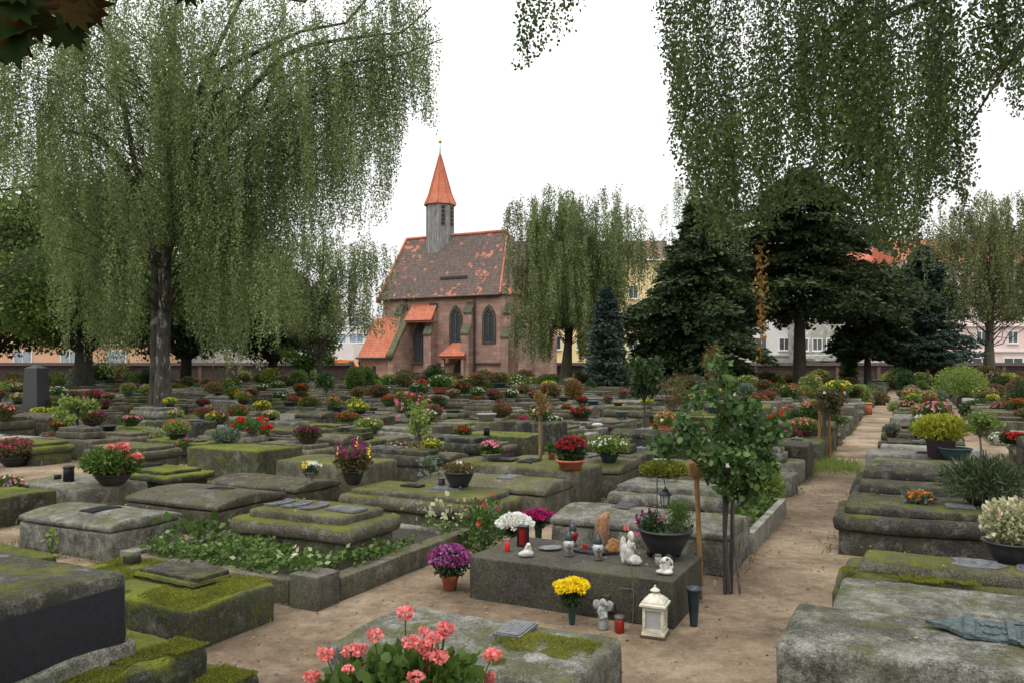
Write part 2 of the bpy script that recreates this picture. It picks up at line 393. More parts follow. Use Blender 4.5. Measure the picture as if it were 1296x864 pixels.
plain('grey_plaster', (.25, .26, .25), .8, 0, .4, 40, bm=.6)
plain('red_glass', (.20, .012, .010), .15, 0, .2)
plain('clear_glass', (.33, .34, .33), .1, 0, .15, spec=.8)
plain('candle_red', (.6, .02, .02), .3)
plain('gold', (.6, .42, .12), .35, .8)
plain('fibre_brown', (.33, .18, .10), .95, 0, .35, 60, bm=1)
plain('wood_carved', (.22, .11, .035), .8, 0, .4, 25)
plain('wax', (.75, .70, .62), .5)
plain('copper_green', (.18, .38, .30), .6)
plain('render_yellow', (.75, .62, .33), .9, var=.06, sc=1)
plain('render_white', (.66, .66, .64), .9, var=.06, sc=1)
plain('render_pink', (.68, .55, .52), .9, var=.06, sc=1)
plain('render_orange', (.62, .38, .24), .9, var=.08, sc=1)
plain('render_grey', (.40, .40, .39), .9, var=.08, sc=1)
plain('window_frame', (.75, .75, .73), .6, var=.05)
plain('window_glass', (.05, .065, .07), .12, 0, .3, 2, spec=.8)
plain('leaded_glass', (.045, .055, .07), .25, 0, .4, 9)
plain('curtain', (.3, .34, .36), .5, 0, .2, 2)
plain('wood_dark', (.035, .022, .018), .9, 0, .4, 3)
plain('wall_dark', (.04, .028, .024), .9, 0, .4, 3)
plain('lead', (.03, .028, .03), .6)
plain('orange_paint', (.8, .22, .03), .5)
plain('red_paint', (.55, .05, .03), .5)
plain('moss_ball', (.11, .12, .02), .95, 0, .5, 30, bm=1)
plain('blue_glass', (.25, .33, .40), .15, 0, .2, 2, spec=.8)

# ------------------------------------------------------------------ object helpers
def thing(name, label, cat, loc=(0, 0, 0), rz=0, group=None):
    o = bpy.data.objects.new(name, None); COL.objects.link(o); o.empty_display_size = .2
    o.location = Vector([float(c) for c in loc]); o.rotation_euler = (0, 0, rz)
    return tag(o, label, cat, group)
def tag(o, label, cat, group=None, kind=None):
    o['label'] = label; o['category'] = cat
    if group: o['group'] = group
    if kind: o['kind'] = kind
    return o

# ------------------------------------------------------------------ ground and sky
g = MB()
n = 60; xs = np.sign(np.linspace(-1, 1, n))*np.abs(np.linspace(-1, 1, n))**3*900
xx, yy = np.meshgrid(xs, xs+40, indexing='ij')
V = np.stack([xx, yy, 0*xx], -1).reshape(-1, 3); V[:, 2] = -.004
i = np.arange(n-1)[:, None]*n+np.arange(n-1)[None, :]
F = np.stack([i, i+n, i+n+1, i+1], -1).reshape(-1, 4)
g.add(V, F)
o = g.obj('ground', 'sand'); o['kind'] = 'structure'

# ------------------------------------------------------------------ grave stones
STONES = []                                    # (a0, a1, b0, b1, top) for resting things on them
def stone_mb(kind, L, Wd, h, seed, res=.14):
    mb = MB(); q = dict(res=res, seed=seed)
    if kind == 'block': mb.add(*rbox(0, 0, -.02, L, Wd, h+.02, r=.035, camber=.012, rough=.008, big=.012, **q), smooth=True); top = h+.005
    elif kind == 'camber':
        mb.add(*rbox(0, 0, -.02, L, Wd, h*.78, r=.03, rough=.007, big=.008, **q), smooth=True)
        mb.add(*rbox(0, 0, h*.74, L*1.012, Wd*1.02, h*.14, r=.02, camber=h*.16, rough=.006, **q), smooth=True)
        mb.add(*rbox(0, 0, h*.80, L*.9, Wd*.82, h*.12, r=.02, camber=h*.13, rough=.006, **q), smooth=True); top = h*1.0
    elif kind == 'slab':
        mb.add(*rbox(0, 0, -.02, L*.93, Wd*.88, h*.55, r=.03, rough=.008, **q), smooth=True)
        mb.add(*rbox(0, 0, h*.5, L, Wd, h*.36, r=h*.15, rough=.008, big=.008, **q), smooth=True)
        mb.add(*rbox(0, 0, h*.84, L*.86, Wd*.8, h*.17, r=.02, rough=.006, **q), smooth=True); top = h*1.0
    elif kind == 'step':
        mb.add(*rbox(0, 0, -.02, L, Wd, h*.68, r=.04, rough=.01, big=.015, **q), smooth=True)
        mb.add(*rbox(.02, 0, h*.64, L*.62, Wd*.66, h*.22, r=.03, rough=.008, **q), smooth=True)
        mb.add(*rbox(.02, 0, h*.84, L*.55, Wd*.58, h*.16, r=.02, rough=.008, **q), smooth=True); top = h
    elif kind == 'coffin':
        mb.add(*rbox(0, 0, -.02, L, Wd, h*.6, r=.035, rough=.008, big=.01, **q), smooth=True)
        mb.add(*rbox(0, 0, h*.56, L*.985, Wd*.97, h*.26, r=.045, rough=.008, taper=.06, **q), smooth=True)
        mb.add(*rbox(0, 0, h*.8, L*.84, Wd*.6, h*.2, r=.03, rough=.008, taper=.03, camber=.02, **q), smooth=True); top = h
    elif kind == 'tiered':
        mb.add(*rbox(0, 0, -.02, L, Wd, h*.24, r=.03, rough=.01, **q), smooth=True)
        mb.add(*rbox(0, 0, h*.2, L*.86, Wd*.8, h*.4, r=.05, rough=.01, **q), smooth=True)
        mb.add(*rbox(0, 0, h*.56, L*.95, Wd*.94, h*.3, r=h*.13, rough=.01, big=.008, **q), smooth=True)
        mb.add(*rbox(0, 0, h*.82, L*.74, Wd*.7, h*.18, r=.025, rough=.007, **q), smooth=True); top = h
    elif kind == 'table':
        mb.add(*rbox(0, 0, -.02, L, Wd, h+.02, r=.012, rough=.002, **q), smooth=False); top = h
    return mb, top

def plaque_mb(kind, seed=0):
    """cast bronze epitaph lying flat; about .4 x .25"""
    mb = MB()
    if kind == 'bands':
        for k in range(3):
            x = -.2+.2*k; pts = []
            for j in range(9):
                t = (j/8-.5); pts.append((x+.10*(1-4*t*t)*.5, t*.3))
            for j in range(8):
                (xa, ya), (xb, yb) = pts[j], pts[j+1]; w = .055
                mb.add([(xa-w, ya, 0), (xa+w, ya, 0), (xb+w, yb, 0), (xb-w, yb, 0), (xa-w, ya, .018), (xa+w, ya, .018), (xb+w, yb, .018), (xb-w, yb, .018)],
                       [(4, 5, 6, 7), (0, 1, 5, 4), (1, 2, 6, 5), (2, 3, 7, 6), (3, 0, 4, 7)])
            for j in range(5): mb.box((x+.03, -.1+.05*j, .02), (.07, .012, .008))
    elif kind == 'shield':
        poly = [(-.16, -.1), (-.08, -.14), (.1, -.12), (.19, 0), (.1, .12), (-.08, .14), (-.16, .1), (-.13, 0)]
        mb.prism([(a, b) for a, b in poly], 0, .02, axis='z')
        mb.ball((.02, 0, .02), (.07, .06, .03), nu=8, nv=5)
        for k in range(6): mb.tube([(-.12, -.1+.04*k, .02), (.12, -.1+.04*k, .02)], .006, 4)
    else:
        mb.box((0, 0, .008), (.42, .26, .016)); mb.box((0, 0, .019), (.38, .22, .006))
        for k in range(6): mb.box((0, -.085+.034*k, .0225), (.30-.05*(k % 3), .008, .003))
    return mb
PLQ = {k: plaque_mb(k).mesh('plaque', ['bronze']) for k in ('bands', 'shield', 'sheet')}
PLQ_G = {k: plaque_mb(k).mesh('plaque', ['slate']) for k in ('bands', 'shield', 'sheet')}

def put_stone(a0, a1, b0, b1, h, kind, mat, label, group='grave stones', seed=0, plq=None, res=.14, jit=0, name='grave_stone', lib=None):
    c = W((a0+a1)/2, (b0+b1)/2)
    t = thing(name, label, 'grave', c, ROT+jit, group)
    if lib is not None:
        me, top0, (Lx, Wx, hx) = lib; o = bpy.data.objects.new('stone_body', me); COL.objects.link(o); o.parent = t
        o.scale = ((b1-b0)/Lx, (a1-a0)/Wx, h/hx); top = top0*h/hx
    else:
        mb, top = stone_mb(kind, b1-b0, a1-a0, h, seed, res); mb.obj('stone_body', mat, t)
    STONES.append((a0, a1, b0, b1, top, kind))
    if plq:
        for i, (k, dx, dy, sc, gm) in enumerate(plq):
            o = bpy.data.objects.new('plaque', (PLQ_G if gm else PLQ)[k]); COL.objects.link(o); o.parent = t
            o.location = (dx, dy, top+.004 + (.02 if kind in ('block',) else 0)); o.scale = (sc, sc, 1); o.rotation_euler = (0, 0, rnd.choice((0, math.pi/2))+rnd.uniform(-.06, .06))
    return t

def rest(px, py):
    """where the sight line through a photo point meets a stone top (or the ground)"""
    best = None
    for (a0, a1, b0, b1, top, kind) in STONES:
        if py <= 462: continue
        p = G(px, py, top); a, b = AB(p)
        if a0-.02 <= a <= a1+.02 and b0-.02 <= b <= b1+.02:
            if best is None or p[1] < best[1]: best = p
    return best if best is not None else G(px, py, 0)

# near stones measured on the photo: a0,a1,b0,b1,h,kind,mat,plaques,label
near = [
 (3.40, 4.17, -2.86, -1.43, .33, 'block', 'stone_grey', [('sheet', .16, .16, .62, 1)], 'pale lichened flat grave stone at the bottom, mossy round hollow at its right end'),
 (5.42, 6.26, -3.14, -1.50, .33, 'table', 'stone_table', None, 'smooth brown-grey table grave covered with candles, figurines and flowers'),
 (6.95, 7.85, -3.12, -1.42, .42, 'camber', 'stone_grey', [('sheet', -.3, .1, .8, 0)], 'grey grave stone with thin capped edge, directly behind the candle-covered table grave'),
 (8.55, 9.50, -3.15, -1.75, .46, 'slab', 'stone_grey', [('sheet', -.2, .1, .7, 1)], 'moulded light slab tomb behind the hanging black lantern'),
 (10.4, 11.2, -3.1, -1.75, .5, 'camber', 'stone_brown', None, 'round-topped stone beyond the moulded slab, behind the big staked rose'),
 # right row
 (3.86, 4.62, -.57, 1.6, .55, 'block', 'stone_grey', None, 'large pale lichened grave block at bottom right carrying the long green bronze epitaph'),
 (4.80, 5.62, -.42, 1.5, .46, 'block', 'stone_grey', [('shield', .15, .0, .9, 1)], 'pitted grey slab with small scroll plaque, second at right of the path'),
 (6.0, 6.75, -.52, 1.5, .44, 'coffin', 'stone_mossy', [('shield', -.1, .0, 1.0, 1), ('shield', .25, .02, .9, 1)], 'moss-edged slab with two small grey plaques, third at right of the path'),
 (8.25, 9.2, -.72, .9, .47, 'slab', 'stone_dark', [('sheet', .3, 0, .6, 1)], 'dark tomb with thick rounded slab under the orange marigolds'),
 (9.5, 10.35, -.7, .9, .5, 'coffin', 'stone_dark', None, 'dark ribbed coffin stone behind the marigold tomb'),
 (10.6, 11.5, -.72, .9, .52, 'coffin', 'stone_dark', None, 'long dark coffin stone with moss strip, sixth at right of the path'),
 (11.8, 12.8, -.68, 1.1, .5, 'coffin', 'stone_grey', None, 'grey ridged stone carrying the blue-green empty bowl'),
 (13.0, 13.9, -.66, 1.1, .5, 'block', 'stone_pale', [('sheet', -.1, 0, .8, 1)], 'pale grey ridged stone under the lime-leaved planter'),
 (14.1, 15.0, -.66, 1.1, .5, 'coffin', 'stone_pale', None, 'palest whitish stone head at the right edge of the path'),
 # second row left
 (3.55, 4.32, -5.7, -4.12, .28, 'block', 'stone_green', None, 'low block thickly covered in bright moss, with a dark slab on top'),
 (5.35, 6.25, -5.75, -4.28, .50, 'tiered', 'stone_mossy', [('bands', -.25, 0, 1.05, 1), ('sheet', .35, 0, .8, 1)], 'tiered tomb with bolster edge and banded plaques rising inside the ivy kerb'),
 (7.15, 8.05, -5.9, -3.95, .42, 'slab', 'stone_mossy', [('sheet', .2, .1, .9, 1), ('sheet', -.3, .1, .6, 0)], 'long slab behind the ivy kerb carrying the three-footed bowl'),
 (8.2, 9.05, -5.5, -3.75, .45, 'camber', 'stone_brown', [('sheet', .2, 0, .8, 1)], 'rounded brown block with pale flaking spot at its right end'),
 (9.25, 10.1, -5.75, -3.78, .5, 'block', 'stone_mossy', [('sheet', -.3, 0, .9, 0), ('bands', .1, 0, .7, 0)], 'mossy block under the terracotta bowl of red chrysanthemums'),
 (10.3, 11.25, -5.3, -3.6, .45, 'camber', 'stone_mossy', [('sheet', .2, 0, .5, 1)], 'low mossy stone under the bowl of lime leaves and white flowers'),
 # third row left
 (4.86, 5.68, -8.08, -6.68, .36, 'camber', 'stone_grey', [('sheet', 0, 0, .8, 0)], 'plain round-topped box tomb standing alone on sand at the left'),
 (6.05, 7.1, -8.05, -6.6, .38, 'camber', 'stone_brown', [('sheet', .1, .1, .7, 0)], 'brown moulded round-topped tomb just behind the plain box tomb'),
 (7.35, 8.2, -8.2, -6.7, .36, 'camber', 'stone_brown', None, 'low brown round-topped stone with mossy cap behind the moulded tomb'),
 (8.9, 9.9, -8.5, -7.0, .42, 'block', 'stone_mossy', None, 'dark-sided block with mossy top behind the vase of lilies'),
 (7.4, 8.3, -10.6, -9.0, .36, 'tiered', 'stone_green', [('sheet', -.2, 0, 1, 0)], 'tiered stone draped with bright moss under the cyclamen bowl'),
 (9.0, 10.0, -10.5, -8.95, .5, 'block', 'stone_green', None, 'mossy block with dark end face under the big red geraniums'),
 # fourth row left
 (6.25, 7.15, -10.6, -9.05, .30, 'block', 'stone_grey', None, 'plain low box stone under the trailing coral geranium'),
 (8.9, 9.9, -13.0, -11.6, .42, 'slab', 'stone_mossy', None, 'rounded mossy slab below the small standard tree at left'),
 (5.1, 6.0, -11.0, -9.2, .33, 'block', 'stone_green', None, 'mossy stone at the left edge with pink flowers on it'),
 (3.5, 4.5, -8.4, -6.9, .14, 'block', 'stone_green', None, 'flat mossy ledger stone almost level with the sand, behind the black-sided tomb'),
]
for i, (a0, a1, b0, b1, h, kind, mat, plq, label) in enumerate(near):
    put_stone(a0, a1, b0, b1, h, kind, mat, label, seed=i+1, plq=plq, res=.045 if a0 < 8 else .08)

# generic rows, in (a) order
rows = {'L1': (-3.12, -1.5), 'L2': (-5.5, -3.85), 'L3': (-8.2, -6.7), 'L4': (-10.6, -9.1), 'R0': (-.66, .95), 'R1': (1.6, 3.15), 'R2': (3.8, 5.4), 'R3': (6.1, 7.7), 'R4': (8.4, 10.0), 'R5': (10.7, 12.3), 'R6': (13.0, 14.6)}
b = -11.6; k = 5
while b > -80: rows['L%d' % k] = (b-1.55, b); b -= 2.38; k += 1
start = {'L1': 11.6, 'L2': 11.5, 'L3': 10.3, 'L4': 10.5, 'R0': 15.3, 'L5': 10.3, 'R1': 9.6, 'R2': 9.2, 'R3': 9}
KN = {'block': 'flat block', 'camber': 'round-topped', 'slab': 'moulded slab', 'step': 'stepped', 'coffin': 'coffin-shaped', 'tiered': 'tiered'}
MN = {'stone_grey': 'grey', 'stone_brown': 'brown', 'stone_mossy': 'mossy', 'stone_green': 'bright mossy', 'stone_dark': 'dark', 'stone_pale': 'pale'}
ORD = ['first', 'second', 'third', 'fourth', 'fifth', 'sixth', 'seventh', 'eighth', 'ninth', 'tenth', 'eleventh', 'twelfth', 'thirteenth', 'fourteenth', 'fifteenth', 'sixteenth', 'seventeenth', 'eighteenth', 'nineteenth', 'twentieth']
def ordn(n):
    if n < 20: return ORD[n]
    n += 1; return '%d%s' % (n, 'th' if 10 <= n % 100 <= 20 else {1: 'st', 2: 'nd', 3: 'rd'}.get(n % 10, 'th'))
LIB = {}
for kd in KN:
    for mt in MN:
        for vv in range(2):
            mb, top = stone_mb(kd, 1.9, .88, .5, 40+vv*9+len(kd), .16)
            LIB[kd, mt, vv] = (mb.mesh('stone_body', [mt]), top, (1.9, .88, .5))
far = []; NAMED = []
cand = []
for rn, (b0, b1) in rows.items():
    a = start.get(rn, 8.0+rnd.random()); idx = 0
    while a < 92:
        wd = rnd.uniform(.52, .86); L = b1-b0
        L2 = L*rnd.uniform(.8, 1.0); bb0 = b0+(L-L2)*(rnd.random() if rn[0] == 'L' else 0)
        if rn in ('L1', 'L2'): bb0 = b1-L2-rnd.random()*.1
        if rn == 'R0': bb0 = b0+rnd.random()*.22
        h = rnd.choice((.26, .32, .36, .40, .44, .48, .54, .6)); kd = rnd.choice(('block', 'block', 'camber', 'camber', 'slab', 'slab', 'step', 'coffin', 'tiered'))
        mt = rnd.choice(('stone_grey', 'stone_grey', 'stone_brown', 'stone_mossy', 'stone_mossy', 'stone_dark', 'stone_brown', 'stone_green', 'stone_dark', 'stone_grey', 'stone_pale', 'stone_brown'))
        c = W(a+wd/2, (b0+b1)/2)
        px = 648+1000*c[0]/max(c[1], .1)
        ok = -60 < px < 1470 and c[1] > 3 and c[1] < 74
        # keep the big birch, path, chapel clear
        if (c[0]+11.6)**2+(c[1]-26.3)**2 < 1.6: ok = False
        if rnd.random() < .05: ok = False
        if ok: cand.append((c[1], rn, idx, (a, a+wd, bb0, bb0+L2, h, kd, mt)))
        idx += 1
        a += wd+rnd.choice((.10, .14, .18, .24, .32, .6))
cand.sort(key=lambda x: x[0])
NI = 266
def rowname(rn):
    k = int(rn[1:])
    if rn == 'R0': return 'the row right of the sandy path'
    if rn[0] == 'R': return 'the %s row right of the sandy path' % ORD[k]
    if rn == 'L1': return 'the row left of the sandy path'
    return 'the %s row left of the sandy path' % ordn(k-1)
for (Y, rn, idx, (a0, a1, b0, b1, h, kd, mt)) in cand[:NI]:
    seed = rnd.randint(0, 1)
    plq = None
    if Y < 34 and rnd.random() < .7: plq = [(rnd.choice(('bands', 'shield', 'sheet', 'sheet')), rnd.uniform(-.4, .4), rnd.uniform(-.05, .05), rnd.uniform(.7, 1), rnd.random() < .6)]
    if Y < 36: lab = '%s %s stone, %s back in %s' % (MN[mt], KN[kd], ordn(idx), rowname(rn))
    else: lab = 'distant %s %s grave stone packed in the far rows beyond the big birch' % (MN[mt], KN[kd])
    if Y < 42: NAMED.append((len(STONES), Y, ordn(idx), rowname(rn)))
    put_stone(a0, a1, b0, b1, h, kd, mt, lab, 'grave stones' if Y < 36 else 'distant %s %s grave stones' % (MN[mt], KN[kd]), plq=plq, lib=LIB[kd, mt, seed], jit=rnd.uniform(-.03, .03))
fm = ['stone_grey', 'stone_brown', 'stone_mossy', 'stone_dark']
allfar = MB(); FL = {}
for (Y, rn, idx, (a0, a1, b0, b1, h, kd, mt)) in cand[NI:]:
    c = W((a0+a1)/2, (b0+b1)/2); mi = {'stone_grey': 0, 'stone_pale': 0, 'stone_brown': 1, 'stone_mossy': 2, 'stone_green': 2, 'stone_dark': 3}[mt]
    key = (kd, int(Y*10) % 3)
    if key not in FL: q = stone_mb(kd, 1.9, .88, .5, 60+key[1]*5, .6)[0]; FL[key] = (np.concatenate(q.v), [x[0] for x in q.f])
    Vq, Fq = FL[key]; Vq = Vq*np.array([(b1-b0)/1.9, (a1-a0)/.88, h/.5]); jt = ROT+rnd.uniform(-.03, .03); cr, sr_ = math.cos(jt), math.sin(jt)
    Vq = np.stack([Vq[:, 0]*cr-Vq[:, 1]*sr_+c[0], Vq[:, 0]*sr_+Vq[:, 1]*cr+c[1], Vq[:, 2]], -1)
    allfar.v.append(Vq); [allfar.f.append((f_+allfar.n, mi, True)) for f_ in Fq]; allfar.n += len(Vq)
    STONES.append((a0, a1, b0, b1, h*1.02, kd))
o = allfar.obj('far_grave_stones', fm); tag(o, 'mass of tiny far grave stones in rows reaching the chapel and the walls', 'graves', kind='stuff')
# ------------------------------------------------------------------ trees
def curve(p0, p1, sag=0., n=7, wob=0., rng=rs, up=0.):
    t = np.linspace(0, 1, n)[:, None]; P = np.array(p0)*(1-t)+np.array(p1)*t
    P[:, 2] += (4*t[:, 0]*(1-t[:, 0]))*up-(t[:, 0]**2)*sag
    if wob: P[1:-1] += rng.randn(n-2, 3)*wob
    return P
def strands(St, Ls, sp, size, rng, sway=.12, jit=.05, out=None, asp=.6, hexa=False, tw=None):
    """leaves hanging along many drooping twigs"""
    N = np.maximum(3, (Ls/sp).astype(int)); rep = np.repeat(np.arange(len(St)), N)
    k = np.arange(len(rep))-np.repeat(np.cumsum(N)-N, N); t = k/np.repeat(N, N)
    L = Ls[rep]; z = t*L
    ph = rng.rand(len(St), 4)*6.28; am = rng.rand(len(St), 2)*sway
    P = St[rep].copy()
    P[:, 0] += am[rep, 0]*np.sin(z*1.1+ph[rep, 0])*np.minimum(1, z)+am[rep, 1]*.4*np.sin(z*3.1+ph[rep, 1])
    P[:, 1] += am[rep, 1]*np.sin(z*.9+ph[rep, 2])*np.minimum(1, z)
    if out is not None:
        P[:, :2] += (out[rep]*(1-np.exp(-z/.7))[:, None])
    P[:, 2] -= z
    j = jit*(1-.55*t)
    P += rng.randn(len(P), 3)*j[:, None]
    d = rng.randn(len(P), 3)*.65; d[:, 2] -= .9
    return leafq(P, d, size*(.65+.7*rng.rand(len(P))), asp, rng, hexa)

def weeping(name, label, base, trunks, limbs, leafmat, barkmat, size, sp, per, zmin, seed, lenr=(1.5, 5), sway=.15, clump=.35, group='weeping birches', jit=.06, radial=.25, asp=.6, skip=None, fill=None, hole=.75, hs_=1.0):
    """limbs: list of (start xyz, end xyz, r); strands hang from each limb"""
    rng = np.random.RandomState(seed); t = thing(name, label, 'tree', base, 0, group); bl = np.array(base, float)
    tr = MB()
    for P, r0, r1 in trunks:
        P = np.array(P, float)-bl; n = len(P); fl = np.linspace(r0, r1, n); fl[0] *= 1.25
        tr.tube(P, fl, 12)
    br = MB(); St = []; Ls = []; Out = []
    for (p0, p1, r) in limbs:
        p0 = np.array(p0)-bl; p1 = np.array(p1)-bl; Ln = np.linalg.norm(p1-p0)
        C = curve(p0, p1, 0, 8, Ln*.035, rng, up=Ln*.07)
        br.tube(C, np.linspace(r, r*.15, 8), 6)
        nn = max(4, int(per*Ln*.62)); tt = .12+.88*rng.rand(nn)**.75; idx = np.clip((tt*7).astype(int), 0, 6); f = tt*7-idx
        Q = C[idx]*(1-f)[:, None]+C[idx+1]*f[:, None]
        # side twigs
        ang = rng.rand(nn)*6.28; rr = (.2+rng.rand(nn))*clump*Ln*.25
        tip = Q+np.stack([np.cos(ang)*rr, np.sin(ang)*rr, rng.rand(nn)*.35], -1)
        for q, e in zip(Q[::3], tip[::3]): br.tube(curve(q, e, 0, 3, .02, rng, up=.1), [.018, .012, .006], 3, cap=False)
        m = 5
        for _ in range(m):
            s_ = tip+rng.randn(nn, 3)*np.array([.22, .22, .3])*clump*1.1
            St.append(s_); Ls.append(rng.uniform(lenr[0], lenr[1], nn)*(.5+.5*rng.rand()))
            o = s_[:, :2]/(np.linalg.norm(s_[:, :2], axis=1)[:, None]+.1); Out.append(o*radial*rng.rand(nn)[:, None])
    St = np.concatenate(St); Ls = np.concatenate(Ls); Out = np.concatenate(Out)
    zm = np.array([zmin(p[0]+bl[0], p[1]+bl[1]) for p in St]) + rng.gamma(2, .28, len(St))
    Ls = np.minimum(Ls, St[:, 2]+bl[2]-zm); ok = Ls > .35
    if skip is not None: ok &= ~np.array([skip(p+bl) for p in St])
    St, Ls, Out = St[ok], Ls[ok], Out[ok]
    if fill:
        n_, cx_, cy_, rx_, z0_, z1_ = fill; d_ = rng.randn(n_, 3); d_ /= np.linalg.norm(d_, axis=1)[:, None]; d_ *= (rng.rand(n_)**.4)[:, None]
        Sf = np.stack([cx_+d_[:, 0]*rx_, cy_+d_[:, 1]*rx_*.8, (z0_+z1_)/2+d_[:, 2]*(z1_-z0_)/2], -1); Lf = rng.uniform(.5, 2.2, n_)
        zf = np.array([zmin(p[0]+bl[0], p[1]+bl[1]) for p in Sf])+.3; Lf = np.minimum(Lf, Sf[:, 2]-zf); k_ = Lf > .3
        if skip is not None: k_ &= ~np.array([skip(p+bl) for p in Sf])
        St = np.concatenate([St, Sf[k_]]); Ls = np.concatenate([Ls, Lf[k_]]); Out = np.concatenate([Out, np.zeros((k_.sum(), 2))])
    V, F = strands(St, Ls, sp, size, rng, sway, jit, Out, asp)
    hol = fn(V[::4]*np.array([1, 1, .28])*hs_, 1.3, 3) > -hole; V = V.reshape(-1, 4, 3)[hol].reshape(-1, 3); F = np.arange(len(V)).reshape(-1, 4)
    print(name, seed, 'leaves', len(F))
    tr.obj('trunk', barkmat, t); br.obj('limbs', 'bark_dark', t)
    MB().add(V, F).obj('crown', leafmat, t)
    return t

rng = np.random.RandomState(5)
# the big birch on the left -------------------------------------------------
T = at(205, 26.3); bx, by = T[0], T[1]
limbs = []
def dome(r): return 16.5-.055*r*r
for i in range(150):
    a = rng.rand()*6.28; Rm = 7.3+2.3*max(0, math.cos(a))**2; r = Rm*math.sqrt(.06+.94*rng.rand())
    zt = min(dome(r), rng.uniform(5.2, 15.5)); x = bx+r*math.cos(a); y = by+r*math.sin(a)*.8
    if x > -6 and zt < 7.5: zt += 4
    if x > -3.5 and zt < 11: zt = rng.uniform(11, 13.5)
    zs = max(3.5, min(12, zt-r*.55)); limbs.append(((bx+(zs*.01), by, zs), (x, y, zt), .008+.003*r))
for e, z0, r_ in (((-7.9, 22.2, 9.6), 5.6, .20), ((-7.3, 25.8, 11.3), 6.2, .17), ((-13.7, 25.5, 9.6), 6.0, .2), ((-15.2, 26.5, 9.9), 7.5, .16), ((-2.6, 25.6, 13.4), 8.6, .13), ((-2.2, 25.2, 12.2), 7.6, .12), ((-3.4, 25.8, 14.6), 9.5, .1), ((-2.9, 24.8, 15.2), 10, .1), ((-4.0, 25.4, 10.6), 8, .12)):
    limbs.append(((bx, by, z0), e, r_))
for e, z0, r_ in (((-2.2, 25.2, 12.6), 8.6, .02), ((-2.0, 25.0, 13.6), 8.6, .02), ((-2.9, 25.9, 13.2), 8.8, .02), ((-2.5, 25.4, 11.4), 8, .02), ((-3.6, 25.4, 12.2), 8, .02), ((-3.0, 24.6, 13.8), 9, .02)):
    limbs.append(((bx+4.5, by, z0+2.5), e, r_)); limbs.append(((bx+5, by+.5, z0+3), (e[0]-.4, e[1]+.5, e[2]+.3), r_))
def zmin_big(x, y):
    px = 648+1000*x/y
    K = [(-50, 220), (55, 260), (75, 450), (110, 455), (150, 492), (178, 460), (186, 325), (226, 320), (236, 430), (265, 480), (300, 495), (335, 480), (352, 435), (380, 330), (430, 305), (480, 300), (492, 260), (500, 210), (515, 150), (560, 190), (580, 150), (600, 0)]
    yy = np.interp(px, [k[0] for k in K], [k[1] for k in K]); return H-(yy-460)*y/1000
weeping('weeping_birch', 'huge weeping birch with dark cracked trunk, filling the left of the picture', (bx, by, 0),
        [([(bx+.05, by, -.1), (bx+.02, by, 2), (bx+.12, by, 5), (bx+.25, by, 9), (bx+.4, by, 13.5)], .27, .09),
         ([(bx-.34, by+.15, -.1), (bx-.30, by+.1, 2), (bx-.24, by, 5), (bx-1.0, by, 9), (bx-1.8, by, 13)], .15, .07)],
        limbs, 'birch_leaf', 'bark_birch', .076, .045, 2.0, zmin_big, 3, (1.6, 6.0), fill=(2400, .6, 0, 8.4, 6.5, 17.5), skip=lambda p: (648+1000*p[0]/p[1] > 478 and p[2] < 8.5) or (648+1000*p[0]/p[1]) > 568)

def simple_weep(name, label, px, Y, top, rad, zlow, leafmat, barkmat, size, sp, nl, seed, tr=.28, lenr=(1, 3.5), asym=0, zlo_tip=.35, zmin=None, per=2.2, group='weeping birches', lean=0, ylim=None):
    rng = np.random.RandomState(seed); b = at(px, Y); limbs = []
    for i in range(nl):
        a = rng.rand()*6.28; r = rad*math.sqrt(.05+.95*rng.rand())*(1+asym*math.cos(a))
        zt = rng.uniform(zlo_tip*top, top)*1.0; zt = min(zt, top-(r/rad)**2*top*.22)
        zs = max(top*.2, min(top*.75, zt-r*.6)); limbs.append(((b[0]+lean*zs, b[1], zs), (b[0]+lean*zs+r*math.cos(a), b[1]+r*math.sin(a), zt), .010+.005*r))
    return weeping(name, label, b, [([(b[0], Y, -.1), (b[0]+lean*top*.2, Y, top*.2), (b[0]+.1+lean*top*.5, Y, top*.5), (b[0]+.25+lean*top*.8, Y, top*.9)], tr, .05)], limbs, leafmat, barkmat, size, sp, per, zmin or (lambda x, y: zlow), seed, lenr, group=group)

simple_weep('weeping_birch', 'weeping birch at the left edge of the picture, only its drooping right side in view', -120, 33, 14.5, 9.2, 6, 'birch_leaf_pale', 'bark_birch', .10, .07, 85, 21, .4, (1.5, 5), zmin=lambda x, y: 8.3+rng.rand()*1.5)
simple_weep('weeping_birch', 'thin airy birch standing left of the chapel', 405, 48, 10.6, 5.2, 2.5, 'birch_leaf_pale', 'bark_dark', .13, .10, 95, 22, .2, (.8, 3.0), per=2.3, zmin=lambda x, y: 3.2)
simple_weep('weeping_birch', 'weeping birch between the chapel and the blue-green conifer', 715, 57, 15.3, 6.0, 2.2, 'birch_leaf_pale', 'bark_grey', .14, .085, 190, 23, .42, (1.5, 6.0), asym=.15, lean=.07, zmin=lambda x, y: 1.7 if abs(648+1000*x/y-715) > 16 else 4.2)
simple_weep('weeping_birch', 'yellowing birch with forked trunk before the pink building at far right', 1252, 58, 15.3, 6.2, 4, 'birch_autumn', 'bark_grey', .15, .10, 135, 24, .42, (1, 4.2), zmin=lambda x, y: 4.6)
simple_weep('weeping_birch', 'weeping birch showing between the two tall dark conifers', 905, 62, 17.5, 5.0, 5, 'birch_leaf', 'bark_grey', .14, .11, 60, 25, .35, (1.5, 5), zmin=lambda x, y: 6)

